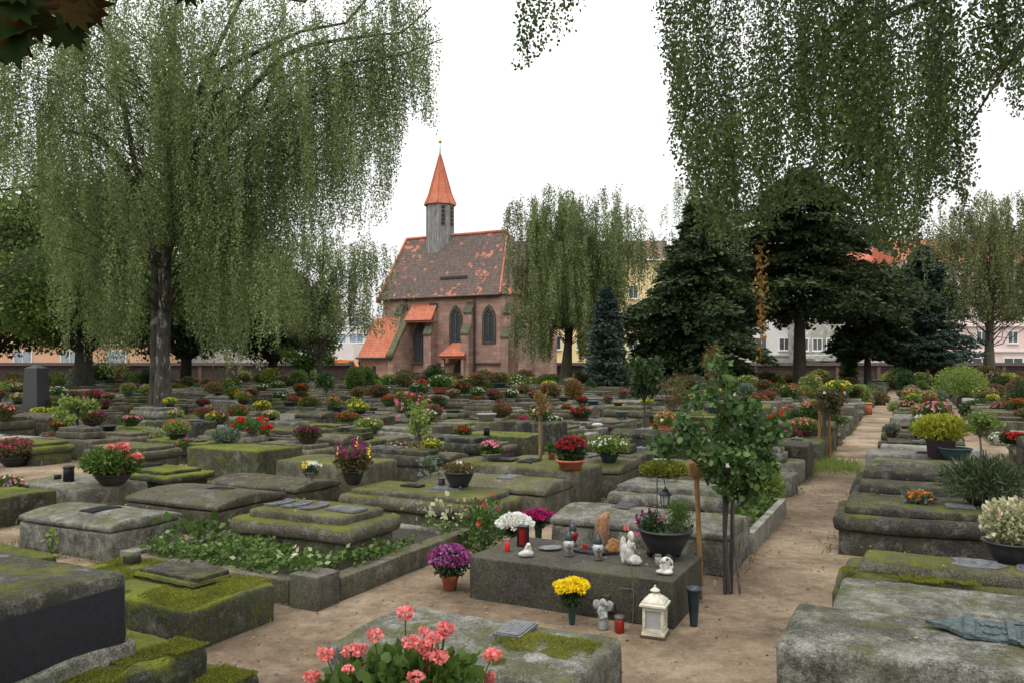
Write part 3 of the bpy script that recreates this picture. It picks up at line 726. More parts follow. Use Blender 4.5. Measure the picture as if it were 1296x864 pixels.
# birch overhead: its trunk stands right of the frame, the drooping ends hang into view
def overhead():
    rng = np.random.RandomState(31); t = thing('weeping_birch', 'near birch whose dark hanging branches fill the upper right sky', 'tree', (8.6, 8.5, 0), 0, 'weeping birches')
    b = np.array([8.6, 8.5, 0]); MB().tube([(0, 0, -.1), (0, 0, 3), (-.2, 0, 6), (-.6, .1, 10)], [.35, .28, .2, .1], 12).obj('trunk', 'bark_birch', t)
    br = MB(); St = []; Ls = []; Out = []; Sz = []
    # bottoms of the curtain, by picture column: (px, y at which twigs end)
    K = [(600, -60), (655, 60), (672, 105), (690, 60), (715, 60), (738, 30), (742, -40), (815, -40), (828, 60), (845, 120), (858, 210), (880, 300), (905, 330), (930, 330), (960, 315), (985, 290), (1010, 275), (1060, 280), (1085, 300), (1120, 340), (1140, 360), (1165, 330), (1178, 270), (1225, 300), (1232, 200), (1238, 150), (1262, 130), (1290, 170), (1330, 220), (1500, 260)]
    kx = [k[0] for k in K]; ky = [k[1] for k in K]
    n = 1500
    px = np.concatenate([rng.uniform(838, 1480, n), rng.uniform(655, 742, 40)]); n = len(px)
    Y = rng.uniform(7.2, 14.5, n); Y[-40:] = rng.uniform(7.5, 9, 40)
    nc = 135; cx = rng.uniform(842, 1480, nc); cY = rng.uniform(7.2, 14.5, nc); ci = rng.randint(0, nc, n); kk = rng.rand(n) < .85; kk[-40:] = False
    Y = np.where(kk, cY[ci]+rng.randn(n)*.12, Y); px = np.where(kk, cx[ci]+rng.randn(n)*1000*.10/Y, px)
    X = (px-648)/1000*Y; yb = np.interp(px, kx, ky)-rng.gamma(1.4, 22, n)-np.where(kk, (rng.gamma(1.1, 34, nc))[ci], 0)
    zb = H-(yb-460)*Y/1000; zt = 7.6+rng.rand(n)*2.2
    # a share of them end high, so sky shows through
    L = zt-zb; ok = L > .3
    cut = rng.rand(n) < .45; up = rng.rand(n)*2.2; zt2 = np.where(cut & (zb+1.5 < zt), np.minimum(zt, zb+1.0+up), zt); L = zt2-zb
    S_ = np.stack([X, Y, zt2], -1)[ok]-b; L = L[ok]
    V, F = strands(S_, L, .023, .041, rng, .12, .06, None, .75, hexa=True)
    hol = (fn(V[::6]*np.array([1, .6, .55])+4, 1.2, 3) > -.62+.2*rng.rand(len(V)//6)) | (V[::6, 0]+b[0] < 1.6); V = V.reshape(-1, 6, 3)[hol].reshape(-1, 3); F = np.arange(len(V)).reshape(-1, 6)
    print('overhead leaves', len(F))
    for i in range(0, len(S_), 1):
        q = S_[i]; k = 5; tt = np.linspace(0, L[i], k); 
        if i % 7 == 0: br.tube(np.stack([q[0]+0*tt, q[1]+0*tt, q[2]-tt], -1), [.004, .0035, .003, .002, .0015], 3, cap=False)
    for e, r in (((1.2, 9, 6.8), .05), ((2.2, 8, 7.9), .07), ((3.0, 10, 5.4), .06), ((4.6, 7.6, 4.9), .05), ((4.5, 10, 7.2), .08), ((6.6, 11.5, 5.5), .05), ((4.0, 12, 5.8), .07), ((3.9, 8.5, 5.8), .05), ((5.9, 9.6, 6.1), .06)):
        br.tube(curve((0, 0, 6.5), np.array(e)-b, .3, 9, .12, rng, up=1.2), np.linspace(r*1.6, r*.25, 9), 6)
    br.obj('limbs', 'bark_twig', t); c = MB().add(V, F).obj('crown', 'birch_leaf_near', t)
    # one withered twig
    sp = at(963, 9.2, 0); S2 = np.array([[sp[0], 9.2, H+.148*9.2]])-b
    V, F = strands(np.repeat(S2, 5, 0), np.array([1.15, 1.1, .9, 1.3, 1.15]), .034, .05, rng, .05, .045, None, .7, hexa=True)
    wb = MB().add(V, F)
    wb.tube([S2[0], S2[0]-np.array([0, 0, 1.3])], .006, 4)
    wb.obj('withered_twig', 'leaf_wither', t)['label'] = 'hanging twig of withered orange and yellow leaves'
overhead()

# maple overhead at the top left corner, its trunk stands outside the frame
def star(c, size, rng, mb, mi=0, face=None):
    prof = [(0, 1.0), (.16, .52), (.45, .62), (.38, .32), (.92, .38), (.60, .08), (.72, -.22), (.3, -.18), (.06, -.42), (0, -.5)]
    P = [(x, y) for x, y in prof]+[(-x, y) for x, y in prof[-2:0:-1]]
    n = face if face is not None else rng.randn(3)*.4+np.array([.1, -1, .3]); n = n/np.linalg.norm(n)
    u = np.cross(n, [0, 0, 1]); u /= np.linalg.norm(u); w = -np.cross(n, u); a = rng.uniform(-.7, .7)
    u2 = u*math.cos(a)+w*math.sin(a); w2 = -u*math.sin(a)+w*math.cos(a); w2 = -abs(1)*w2
    V = [np.array(c)+size*(x*u2+y*w2)+n*size*.18*(abs(x)**1.5) for x, y in P]+[np.array(c)]
    k = len(P); mb.add(V, [(i, (i+1) % k, k) for i in range(k)], mi)
t = thing('maple_tree', 'maple whose dark leaves hang into the top left corner', 'tree', (-4.2, 2.4, 0)); rng = np.random.RandomState(9)
MB().tube([(0, 0, -.1), (0, 0, 1.5), (.1, 0, 3.2), (.2, .1, 5)], [.22, .18, .14, .08], 12).obj('trunk', 'bark_dark', t)
br = MB(); lv = MB()
br.tube(curve((.1, 0, 2.9), (2.9, .2, 3.05), .0, 7, .04, rng, up=.25), np.linspace(.05, .01, 7), 6); br.tube(curve((1.9, .1, 3.2), (3.3, .1, 3.02), 0, 5, .03, rng, up=.12), np.linspace(.015, .005, 5), 5)
for i in range(130):
    px = rng.uniform(-60, 112); py = rng.uniform(-80, 62)-(max(0, px-30))*.35; Y = rng.uniform(2.1, 2.7); c = at(px, Y, H-(py-460)*Y/1000)-np.array([-4.2, 2.4, 0])
    star(c, rng.uniform(.06, .10), rng, lv)
for px, py in ((238, -12), (262, -16), (225, -22)): c = at(px, 2.3, H-(py-460)*2.3/1000)-np.array([-4.2, 2.4, 0]); star(c, .06, rng, lv)
for i in range(10):
    px = rng.uniform(30, 115); py = rng.uniform(5, 40); c = at(px, 2.4, H-(py-460)*2.4/1000)-np.array([-4.2, 2.4, 0]); br.tube([c, c+np.array([.01, 0, .05]), c+np.array([rng.uniform(-.04, .04), 0, .12])], .0015, 4)
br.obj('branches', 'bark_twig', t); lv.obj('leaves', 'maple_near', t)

def broadleaf(label, px, Y, top, rad, zlow, mat, seed, n=26000, size=.22, tr=.4, cl=60, name='broadleaf_tree', squash=.75, bark='bark_dark', group='broad-leaved trees behind the graves', open_=.0):
    rng = np.random.RandomState(seed); b = at(px, Y); t = thing(name, label, 'tree', b, 0, group)
    MB().tube([(0, 0, -.1), (.05, 0, zlow*.6+.5), (.1, .1, zlow+1), (.1, 0, top*.7)], [tr*1.2, tr, tr*.8, tr*.2], 10).obj('trunk', bark, t)
    br = MB(); Ps = []; per = n//cl
    for i in range(cl):
        a = rng.rand()*6.28; u = rng.uniform(-1, 1); r = math.sqrt(max(0, 1-u*u))*rad*rng.uniform(.55, 1)
        c = np.array([r*math.cos(a), r*math.sin(a), (zlow+top)/2+u*(top-zlow)/2*.85])
        s0 = max(zlow*.8, c[2]-r*.7-.3); br.tube(curve((.05, 0, s0), c, 0, 5, .1, rng, up=.3), np.linspace(.06+.01*rad, .02, 5), 5, cap=False)
        k = rad*rng.uniform(.22, .38); P, _ = cloud(per, c, (k, k, k*squash), rng, .35); Ps.append(P)
    P = np.concatenate(Ps); d = rng.randn(len(P), 3); d[:, 2] -= .5
    br.obj('limbs', 'bark_dark', t); MB().add(*leafq(P, d, size*(.6+.8*rng.rand(len(P))), .75, rng)).obj('crown', mat, t); return t
broadleaf('large green maple with yellowing lower leaves behind the obelisk', 105, 47, 12.5, 6.6, 2.9, 'maple_green', 41, 42000, .21, .48, 75)
broadleaf('dark tree at the far left edge beyond the wall', -20, 60, 14, 8, 3, 'dark_tree', 42, 26000, .3, .4, 60)
broadleaf('dark tree glimpsed behind the trunk of the big birch', 235, 62, 15.5, 8.0, 2.6, 'dark_tree', 43, 34000, .3, .4, 70)
broadleaf('dark bushy tree between the big birch and the airy birch', 345, 66, 9.5, 4.6, 2.2, 'dark_tree', 44, 18000, .28, .35, 45)
broadleaf('small green tree behind the airy birch beside the chapel annex', 388, 60, 6.2, 2.6, 1.6, 'leaf_mid', 45, 9000, .2, .2, 26)
tt = bpy.data.objects['broadleaf_tree']
P, _ = cloud(420, (-4.4, -4.6, 6.3), (1.1, 1.0, .8), rng, .2)
MB().add(*leafq(P, rng.randn(420, 3), .2, .8, rng)).obj('yellow_leaves', 'maple_yellow', tt)['label'] = 'patch of yellow leaves at left'

def conifer(label, px, Y, top, rad, zlow, mat, seed, n_br=260, trunk=.35, droop=.25, sp=.11, size=.26, name='conifer', wid=.32, power=.85, up=.1, gap=0, twin=None, irr=.0, drop_=.0, group='conifers behind the graves', asp=.30):
    rng = np.random.RandomState(seed); b = at(px, Y); t = thing(name, label, 'tree', b, 0, group)
    tb = MB().tube([(0, 0, -.1), (0, 0, top*.4), (.05, 0, top*.98)], [trunk*1.15, trunk*.75, .03], 10)
    if twin: tb.tube([(twin, 0, -.1), (twin*.9, 0, top*.3), (twin*.4, 0, top*.6)], [trunk, trunk*.6, .05], 8)
    tb.obj('trunk', 'bark_dark', t)
    br = MB(); Ps = []; Ds = []
    for i in range(n_br):
        f = (i+rng.rand())/n_br; z = zlow+(top-zlow)*f**.9
        if gap: z = zlow+(top-zlow)*((np.round(f*gap)+rng.randn()*.12)/gap)
        f2 = np.clip((z-zlow)/(top-zlow), 0, 1); Lb = rad*((1-f2)**power*.95+.03)*rng.uniform(.72, 1.08)
        a = rng.rand()*6.28
        if f2 < .08: Lb *= .8
        if rng.rand() < drop_: continue
        Lb *= 1+irr*float(fn(np.array([[math.cos(a)*1.5, math.sin(a)*1.5, z*.45+seed]]), 1.0, 2)[0]); dirh = np.array([math.cos(a), math.sin(a), 0])
        m = max(6, int(Lb/.5*7*(.26/size)*(.32/.32))); m = int(Lb/sp)+4
        tt_ = np.linspace(.12, 1, m)
        C = np.array([0, 0, z])+dirh*(Lb*tt_)[:, None]; C[:, 2] += up*Lb*tt_-droop*Lb*tt_**2
        if i % 2 == 0: br.tube(np.array([np.array([0, 0, z]), C[m//2], C[-1]]), [.05, .03, .01], 4, cap=False)
        side = np.array([-dirh[1], dirh[0], 0]); k = 4
        for s_ in range(k):
            w = (rng.rand(m)*2-1)*wid*Lb*(1-.55*tt_)*(.35+tt_)
            Q = C+side*w[:, None]; Q[:, 2] += rng.randn(m)*.05*rad*.4-np.abs(w)*.18
            D = dirh*1.0+side*(np.sign(w)*.8)[:, None]+rng.randn(m, 3)*.28; D[:, 2] -= .25
            Ps.append(Q); Ds.append(D)
    P = np.concatenate(Ps); D = np.concatenate(Ds); print('conifer', len(P))
    br.obj('limbs', 'bark_dark', t); V, F = leafq(P, D, size*(.6+.8*rng.rand(len(P))), asp, rng); V2, F2 = leafq(P+rng.randn(len(P), 3)*.05, D+rng.randn(len(P), 3)*.5, size*.8, asp, rng)
    MB().add(V, F).add(V2, F2).obj('crown', mat, t); return t
conifer('tall dark conifer with drooping boughs nearest the centre, right of the weeping birch', 885, 53, 12.8, 4.7, 1.8, 'conifer', 51, 380, .3, .28, .10, .40, wid=.4, up=.05, asp=.42, power=.55, irr=.5, drop_=.25)
conifer('tall dark conifer with bare lower trunk in front of the arched white house', 1012, 55, 15.2, 6.8, 5.2, 'conifer', 52, 290, .42, .20, .11, .42, wid=.40, up=.08, asp=.42, power=.5, irr=.5, drop_=.3)
conifer('low spreading dark conifer right of the bare-trunked one', 1098, 58, 8.2, 3.3, 2.2, 'conifer', 53, 190, .25, .12, .10, .36, irr=.35, drop_=.1, wid=.42, power=.6, asp=.42)
conifer('grey-blue spruce on twin trunks in front of the pink building', 1168, 58, 10.4, 3.3, 1.6, 'conifer_blue', 54, 330, .2, .05, .10, .30, up=.12, twin=-.7, irr=.3, drop_=.1, power=.6, wid=.4, asp=.45)
conifer('dense blue-green conical conifer beside the central weeping birch', 768, 50, 6.7, 1.45, .1, 'conifer_blue', 55, 330, .15, -.15, .075, .24, up=.3, power=.62, wid=.5, asp=.45)
conifer('slim dark green cypress in the front of the arched white house', 1074, 62, 4.6, .8, .2, 'leaf_dark', 56, 80, .1, -.2, .08, .22, up=.4, power=.4, wid=.5)
# ------------------------------------------------------------------ chapel (local x along the facade, y into depth)
CH = np.array([-13.2, 80.95, 0])
ch = thing('chapel', 'red sandstone chapel with steep brown tiled roof, grey bell turret and orange spire', 'chapel', CH, ROT)
def sx(px, y=0):            # facade coordinate seen at a photo column, at depth y behind the facade line
    k = (px-648)/1000; x0 = CH[0]+U[0]*y; y0 = CH[1]+U[1]*y
    return (k*y0-x0)/(V_[0]-k*V_[1])
def sz(px, py, y=0):
    s = sx(px, y); Y = CH[1]+U[1]*y+V_[1]*s; return H-(py-460)*Y/1000
NL = 13.6; DP = 9.5; EV = 8.5; RG = 15.2
def arch(cx, w, z0, z1, n=8):
    """pointed arch outline"""
    r = w*1.0; P = [(cx-w/2, z0), (cx+w/2, z0)]; zs = z1-w*.87
    for i in range(n+1):
        a = math.pi/3*i/n; P.append((cx-w/2+w*math.cos(a), zs+w*math.sin(a)))
    for i in range(n-1, -1, -1):
        a = math.pi/3*i/n; P.append((cx+w/2-w*math.cos(a), zs+w*math.sin(a)))
    return P
wl = MB(); wl.box((NL/2, DP/2, EV/2), (NL, DP, EV))
wl.prism([(0, EV), (DP, EV), (DP/2, RG-.3)], 0, .5, axis='x')
# polygonal choir end
ce = [(NL, .02), (NL+2.6, 2.2), (NL+2.6, DP-2.2), (NL, DP-.02)]
wl.prism([(a, b) for a, b in ce], 0, EV, axis='z')
wl.obj('wall', 'sandstone_wall', ch)
MB().box((NL/2, -.06, .5), (NL+.1, .16, 1.0)).obj('plinth', 'stone_brown', ch); MB().box((NL/2, -.1, 1.9), (NL+.1, .2, .12)).obj('string_course', 'stone_brown', ch); MB().box((NL/2, -.12, EV-.14), (NL+.1, .26, .22)).obj('cornice', 'stone_brown', ch)
rf = MB(); ov = .35; e0 = EV-.1; x0, x1 = -.35, 11.9; hx = NL+2.9
def slab(poly, th=.16, m=0):
    P = np.array(poly, float); n = np.cross(P[1]-P[0], P[2]-P[0]); n /= np.linalg.norm(n)
    if n[2] < 0: n = -n
    k = len(P); rf.add(np.concatenate([P, P-n*th]), [tuple(range(k)), tuple(range(k, 2*k))[::-1]]+[(i, k+i, k+(i+1) % k, (i+1) % k) for i in range(k)], m)
slab([(x0, -ov, e0), (NL+.1, -ov, e0), (x1, DP/2, RG), (x0, DP/2, RG)])
slab([(x0, DP+ov, e0), (NL+.1, DP+ov, e0), (x1, DP/2, RG), (x0, DP/2, RG)])
slab([(NL+.1, -ov, e0), (hx, 2.1, e0), (x1, DP/2, RG)]); slab([(hx, 2.1, e0), (hx, DP-2.1, e0), (x1, DP/2, RG)]); slab([(hx, DP-2.1, e0), (NL+.1, DP+ov, e0), (x1, DP/2, RG)])
roof = rf.obj('roof', 'old_tiles', ch)
rd = MB()
rd.tube([(x0-.05, DP/2, RG+.05), (x1, DP/2, RG+.05)], .16, 8); rd.tube([(x0, -ov, e0+.08), (x0, DP/2, RG+.08)], .14, 6); rd.tube([(x1, DP/2, RG+.05), (NL+.1, -ov, e0+.08)], .10, 6)
rd.box((x0-.12, -.1, e0-.1), (.2, .7, .6))
rd.obj('ridge_tiles', 'red_tiles', roof)
MB().tube([(x0-.1, -ov-.08, e0-.08), (NL+.2, -ov-.08, e0-.08)], .1, 8).obj('gutter', 'lead', roof)
zz = sz(575, 367, 1.3); MB().box((sx(575, 1.1), .95, 10.35), (3.1, .12, .22)).obj('snow_guard', 'lead', roof)
for px in (517, 602):
    MB().tube([(sx(px), -.28, EV-.2), (sx(px), -.24, .2)], .07, 8).obj('downpipe', 'lead', ch)
def gothic(pxc, wpx, y0, y1, lights=2, yb=-.0):
    s = sx(pxc); w = wpx*.0755; z0, z1 = sz(pxc, y1), sz(pxc, y0)
    f = MB(); P = arch(s, w+.5, z0-.2, z1+.35); Q = arch(s, w, z0, z1)
    n = len(P); Vv = [(a, -.08, b) for a, b in P]+[(a, -.08, b) for a, b in Q]+[(a, .0, b) for a, b in P]+[(a, .0, b) for a, b in Q]
    f.add(Vv, [(i, (i+1) % n, n+(i+1) % n, n+i) for i in range(n)]+[(i, 2*n+i, 2*n+(i+1) % n, (i+1) % n) for i in range(n)]+[(n+i, n+(i+1) % n, 3*n+(i+1) % n, 3*n+i) for i in range(n)])
    wd = f.obj('window', 'stone_brown', ch)
    MB().prism(Q, -.02, -.004).obj('pane', 'leaded_glass', wd)
    t = MB(); zs = z1-w*.8
    for k in range(1, lights): t.box((s-w/2+w*k/lights, -.05, (z0+zs)/2+.1), (.09, .07, zs-z0+.4))
    for k in range(lights):
        c = s-w/2+w*(k+.5)/lights; r = w/lights*.5
        t.tube([(c+r*math.cos(a), -.05, zs+r*.9*math.sin(a)) for a in np.linspace(0, math.pi, 8)], .045, 4)
    t.tube([(s+w*.2*math.cos(a), -.05, zs+w*.48+w*.16*math.sin(a)) for a in np.linspace(0, 2*math.pi, 10)], .04, 4)
    for k in range(1, 7): t.box((s, -.035, z0+(zs-z0)*k/7), (w, .02, .03))
    t.obj('tracery', 'stone_brown', wd)
gothic(532, 17, 413, 457, 3); gothic(577, 13, 391, 441, 2); gothic(619, 13, 390, 432, 2)
def buttress(px, wpx, top, out, steps, name='buttress'):
    s = sx(px); w = wpx*.077; b = MB()
    prof = [(0, 0), (-out, 0), (-out, steps[0]), (-out*.55, steps[0]+.9), (-out*.55, steps[1]), (0, steps[1]+1.0)]
    b.prism([(a, z) for a, z in prof], s-w/2, s+w/2, axis='x'); o = b.obj(name, 'sandstone_wall', ch)
    for (ya, za), (yb, zb) in ((prof[2], prof[3]), (prof[4], prof[5])):
        c = MB(); c.add([(s-w/2-.05, ya-.08, za), (s+w/2+.05, ya-.08, za), (s+w/2+.05, yb, zb+.02), (s-w/2-.05, yb, zb+.02), (s-w/2-.05, ya-.08, za+.16), (s+w/2+.05, ya-.08, za+.16), (s+w/2+.05, yb, zb+.2), (s-w/2-.05, yb, zb+.2)],
              [(4, 5, 6, 7), (0, 1, 5, 4), (1, 2, 6, 5), (2, 3, 7, 6), (3, 0, 4, 7), (3, 2, 1, 0)])
        c.obj('coping', 'stone_mossy', o)
buttress(549, 11, 8, 1.2, (4.6, 6.6)); buttress(596, 11, 8, 1.2, (4.6, 6.6)); buttress(646, 10, 8, 1.2, (4.2, 6.4)); buttress(509, 9, 8, 1.5, (4.2, 6.6))
# annex with lean-to tiled roof at the left
ax0, ax1 = sx(456, -3), sx(494, -3); az = 2.5
a = MB(); a.box(((ax0+ax1)/2, -1.5, az/2), (ax1-ax0, 3.0, az)); a.prism([(-3.0, az), (0, az), (0, 6.1), ], ax0+.01, ax0+.25, axis='x')
a.box(((ax0+ax1)/2-.9, 2.6, 2.9), (ax1-ax0+1.2, 5.2, 5.8))
an = a.obj('annex', 'sandstone_wall', ch)
rf = MB(); slab([(ax0-.2, -3.35, az-.1), (ax1+.1, -3.35, az-.1), (ax1+.1, 0, 6.5), (ax0-.2, 0, 6.5)]); rf.obj('annex_roof', 'red_tiles', an)
MB().tube([(ax0-.2, -3.45, az-.1), (ax1+.2, -3.45, az-.1)], .1, 6).obj('gutter', 'lead', an)
cb = MB(); xs_ = ax1+.35; cb.prism([(-3.5, 0), (-3.5, az+.1), (-.05, 7.0), (-.05, 0)], xs_-.28, xs_+.28, axis='x'); co_ = cb.obj('buttress', 'sandstone_wall', ch)
cp = MB(); cp.add([(xs_-.36, -3.65, az), (xs_+.36, -3.65, az), (xs_+.36, -.1, 7.0), (xs_-.36, -.1, 7.0), (xs_-.36, -3.65, az+.3), (xs_+.36, -3.65, az+.3), (xs_+.36, -.1, 7.35), (xs_-.36, -.1, 7.35)],
       [(4, 5, 6, 7), (0, 1, 5, 4), (1, 2, 6, 5), (2, 3, 7, 6), (3, 0, 4, 7)]); cp.ball((xs_, -3.6, az+.1), .42, nu=10, nv=6); cp.obj('coping', 'stone_mossy', co_)
s = sx(473.5, -3.0); MB().box((s, -3.01, 1.15), (.42, .04, 1.0)).obj('window', 'wood_dark', an)
# small tiled roof between the buttresses, above the left window
s0, s1 = sx(514, -1), sx(548, -1); z1 = sz(530, 385); z0 = sz(530, 405, -1.4)
rf = MB(); slab([(s0, -1.35, z0), (s1, -1.35, z0), (s1-.15, 0, z1), (s0+.15, 0, z1)]); rf.box(((s0+s1)/2, -.62, z0-.14), (s1-s0-.1, 1.2, .12)); rf.obj('canopy_roof', 'red_tiles', ch)
# porch
s0, s1 = sx(555, -1.6), sx(588, -1.6); z0, z1 = 2.6, 3.9; sc = (s0+s1)/2
rf = MB(); slab([(s0, -1.7, z0), (s1, -1.7, z0), (s1-.6, 0, z1), (s0+.6, 0, z1)]); rf.box((sc, -.8, z0-.15), (s1-s0-.2, 1.5, .14))
po = rf.obj('porch_roof', 'red_tiles', ch)
MB().box((s0+.35, -1.3, 1.25), (.3, .3, 2.4)).box((s1-.35, -1.3, 1.25), (.3, .3, 2.4)).obj('porch_posts', 'sandstone_wall', po)
MB().prism(arch(sc+.05, 1.5, 0, 2.3), -.10, -.085).obj('door', 'wood_dark', ch)
P = arch(sc+.05, 2.2, 0, 2.5); Q = arch(sc+.05, 1.5, 0, 2.3)
# turret on the ridge
tx = sx(557, DP/2); ty = DP/2
zb, ze, zt = 15.0, 18.6, 23.9
t8 = MB(); n = 8; rr = 1.5
P8 = [(tx+rr*math.cos(R(22.5+45*i)), ty+rr*math.sin(R(22.5+45*i))) for i in range(8)]
slope = (RG-e0)/(DP/2+ov)
def low(p): return RG-abs(p[1]-ty)*slope-.12
Vv = [(p[0], p[1], min(low(p), RG-.1)) for p in P8]+[(p[0], p[1], ze) for p in P8]
t8.add(Vv, [(i, (i+1) % 8, 8+(i+1) % 8, 8+i) for i in range(8)])
tur = t8.obj('bell_turret', 'grey_shingle', ch)
st = MB()
for i in range(8):
    p, q = P8[i], P8[(i+1) % 8]
    for k in range(1, 6):
        x, y = p[0]+(q[0]-p[0])*k/6, p[1]+(q[1]-p[1])*k/6; zl = low((x, y)); dx, dy = x-tx, y-ty; L_ = math.hypot(dx, dy)
        st.tube([(x+dx/L_*.012, y+dy/L_*.012, zl), (x+dx/L_*.012, y+dy/L_*.012, ze)], .03, 4)
st.obj('battens', 'grey_shingle', tur)
lv_ = MB(); i = 7; p, q = P8[7], P8[0]; cx_, cy_ = (p[0]+q[0])/2, (p[1]+q[1])/2
for k in range(5): lv_.box((cx_+.06, cy_, ze-.5-.42*k), (.1, .42, .26))
p, q = P8[6], P8[7]; cx_, cy_ = (p[0]+q[0])/2, (p[1]+q[1])/2
for k in range(5): lv_.box((cx_+.03, cy_-.03, ze-.5-.42*k), (.14, .36, .26), 0, -R(45))
lv_.obj('louvres', 'wood_dark', tur)
sp_ = MB(); sp_.lathe([(rr+.22, ze-.12), (rr+.20, ze), (rr*.82, ze+1.0), (.07, zt)], 8, (tx, ty, 0), 0, rz=R(22.5), smooth=False)
spire = sp_.obj('spire', 'red_tiles', ch)
hp = MB()
for i in range(8):
    a = R(22.5+45*i); hp.tube([(tx+(rr+.22)*math.cos(a), ty+(rr+.22)*math.sin(a), ze), (tx+rr*.84*math.cos(a), ty+rr*.84*math.sin(a), ze+1.0), (tx+.08*math.cos(a), ty+.08*math.sin(a), zt)], .06, 4)
hp.obj('hip_tiles', 'terracotta', spire)
MB().lathe([(.12, zt-.3), (.10, zt), (.04, zt+.9), (.03, zt+1.3)], 8, (tx, ty, 0)).obj('spire_tip', 'copper_green', spire)
MB().ball((tx, ty, zt+1.35), .2).tube([(tx, ty, zt+1.5), (tx, ty, zt+1.95)], .025, 5).tube([(tx-.2, ty, zt+1.8), (tx+.2, ty, zt+1.8)], .025, 5).obj('finial', 'gold', spire)
# choir window on the angled wall
mx_, my_ = NL+1.3, 1.1
cw = MB(); cw.prism(arch(0, .9, 3.6, 6.4), -.05, -.01); o = cw.obj('window', 'leaded_glass', ch, (mx_, my_, 0), math.atan2(2.2, 2.6))
buttress(668, 10, 8, 1.2, (4.2, 6.4))

# ------------------------------------------------------------------ boundary wall and houses
def boundary(x0, x1, y0, y1, label, h=1.65):
    L_ = math.hypot(x1-x0, y1-y0); t = thing('boundary_wall', label, 'wall', ((x0+x1)/2, (y0+y1)/2, 0), math.atan2(y1-y0, x1-x0), 'cemetery boundary walls')
    MB().box((0, 0, h/2), (L_, .4, h)).obj('wall', 'wall_dark', t)
    c = MB(); c.prism([(-.42, h), (.42, h), (0, h+.32)], -L_/2, L_/2, axis='x'); c.box((0, -.02, h-.28), (L_, .5, .08)); c.obj('coping', 'wood_dark', t)
    p = MB(); k = int(L_/4)
    for i in range(k+1): MB().box((-L_/2+i*L_/k, -.24, h/2-.02), (.35, .12, h-.06)).obj('pier', 'brick_wall', t)
boundary(-75, -18.5, 80, 91, 'dark low boundary wall behind the graves left of the chapel')
boundary(4.5, 80, 84, 80, 'dark low boundary wall with tiled coping running right of the chapel')

def house(name, label, px0, px1, Y, top, wallmat, floors, roofmat=None, roofh=3, win=None, x_off=0, group=None, wmat='window_glass', band=None, depth=11, base_mat=None, fl0=0, wpx=2.6):
    xa, xb = (px0-648)/1000*Y, (px1-648)/1000*Y; Wd = xb-xa
    t = thing(name, label, 'house', ((xa+xb)/2, Y, 0), 0, group)
    MB().box((0, depth/2, top/2), (Wd, depth, top)).obj('wall', wallmat, t)
    if base_mat: MB().box((0, -.05, 1.7), (Wd+.1, .1, 3.4)).obj('ground_floor', base_mat, t)
    if roofmat:
        r = MB(); r.prism([(-.5, top), (depth+.5, top), (depth/2, top+roofh)], -Wd/2-.3, Wd/2+.3, axis='x'); ro = r.obj('roof', roofmat, t)
        MB().box((0, -.5, top-.1), (Wd+.6, .18, .18)).obj('gutter', 'window_frame', ro)
    n = max(1, int(Wd/wpx)); yb = -.12 if base_mat else -.0
    for z0, hh, ww in floors:
        for i in range(n):
            x = -Wd/2+(i+.5)*Wd/n
            if z0 > 3.3 or not base_mat: y = 0
            else: y = -.1
            f = MB()
            for dx, dz, sx_, sz_ in ((0, hh/2-.05, ww, .1), (0, -hh/2+.05, ww, .1), (-ww/2+.05, 0, .1, hh-.2), (ww/2-.05, 0, .1, hh-.2), (0, 0, .07, hh-.2)):
                f.box((x+dx, y-.05, z0+hh/2+dz), (sx_, .1, sz_))
            fo = f.obj('window', 'window_frame', t)
            MB().box((x, y-.02, z0+hh/2), (ww-.16, .03, hh-.16)).obj('pane', wmat, fo)
            MB().box((x, y-.12, z0-.06), (ww+.2, .22, .08)).obj('sill', 'window_frame', fo)
    if band:
        for z in band: MB().box((0, -.18, z), (Wd+.2, .34, .16)).obj('string_course', 'render_white' if wallmat != 'render_white' else 'render_grey', t)
    return t, xa, xb
house('house', 'pale yellow house with dark roof seen through the central birch', 655, 850, 100, 15.0, 'render_yellow', [(3.6, 1.7, 1.3), (6.8, 1.7, 1.3), (10, 1.7, 1.3)], 'old_tiles', 3.2, base_mat=None, wpx=3.1)
t, xa, xb = house('house', 'white house with arched openings at street level behind the bare-trunked conifer', 1008, 1078, 97, 9.6, 'mosaic_wall', [(3.4, 1.55, 1.25)], None, wpx=1.6, band=(2.9,))
for i in range(3):
    x = (1024+20*i-648)/1000*97-(xa+xb)/2; f = MB(); P = [(x+.85*math.cos(a), 1.2+.95*math.sin(a)) for a in np.linspace(0, math.pi, 12)]+[(x-.85, 0), (x+.85, 0)]
    MB().prism(P, -.07, -.03).obj('archway', 'window_glass' if i == 2 else 'pot_teal', t)
MB().box((0, -.5, 4.9), (xb-xa, 1, .7)).obj('balcony', 'mosaic_wall', t).location.z = -2.35
t, xa, xb = house('house', 'long white rendered house with wide garage door behind the dark conifers', 862, 1007, 100, 13.5, 'render_white', [(3.5, 1.6, 1.4), (6.8, 1.6, 1.4), (10, 1.6, 1.4)], 'old_tiles', 3, wpx=2.9, band=(2.9,))
MB().box((4.9, -.05, 1.2), (3.2, .08, 2.3)).obj('garage_door', 'render_grey', t)
t, xa, xb = house('house', 'tall white house with glass-block stair window left of the blue spruce', 1079, 1142, 101, 14.0, 'render_white', [(3.5, 1.6, 1.2), (6.8, 1.6, 1.2)], 'red_tiles', 3.5, wpx=2.2)
g_ = MB(); x = (1117-648)/1000*101-(xa+xb)/2; 
for i in range(5):
    for j in range(8): g_.box((x-.9+.45*i, -.05, 9.3+.45*j), (.38, .08, .38))
g_.obj('glass_block_window', 'blue_glass', t)
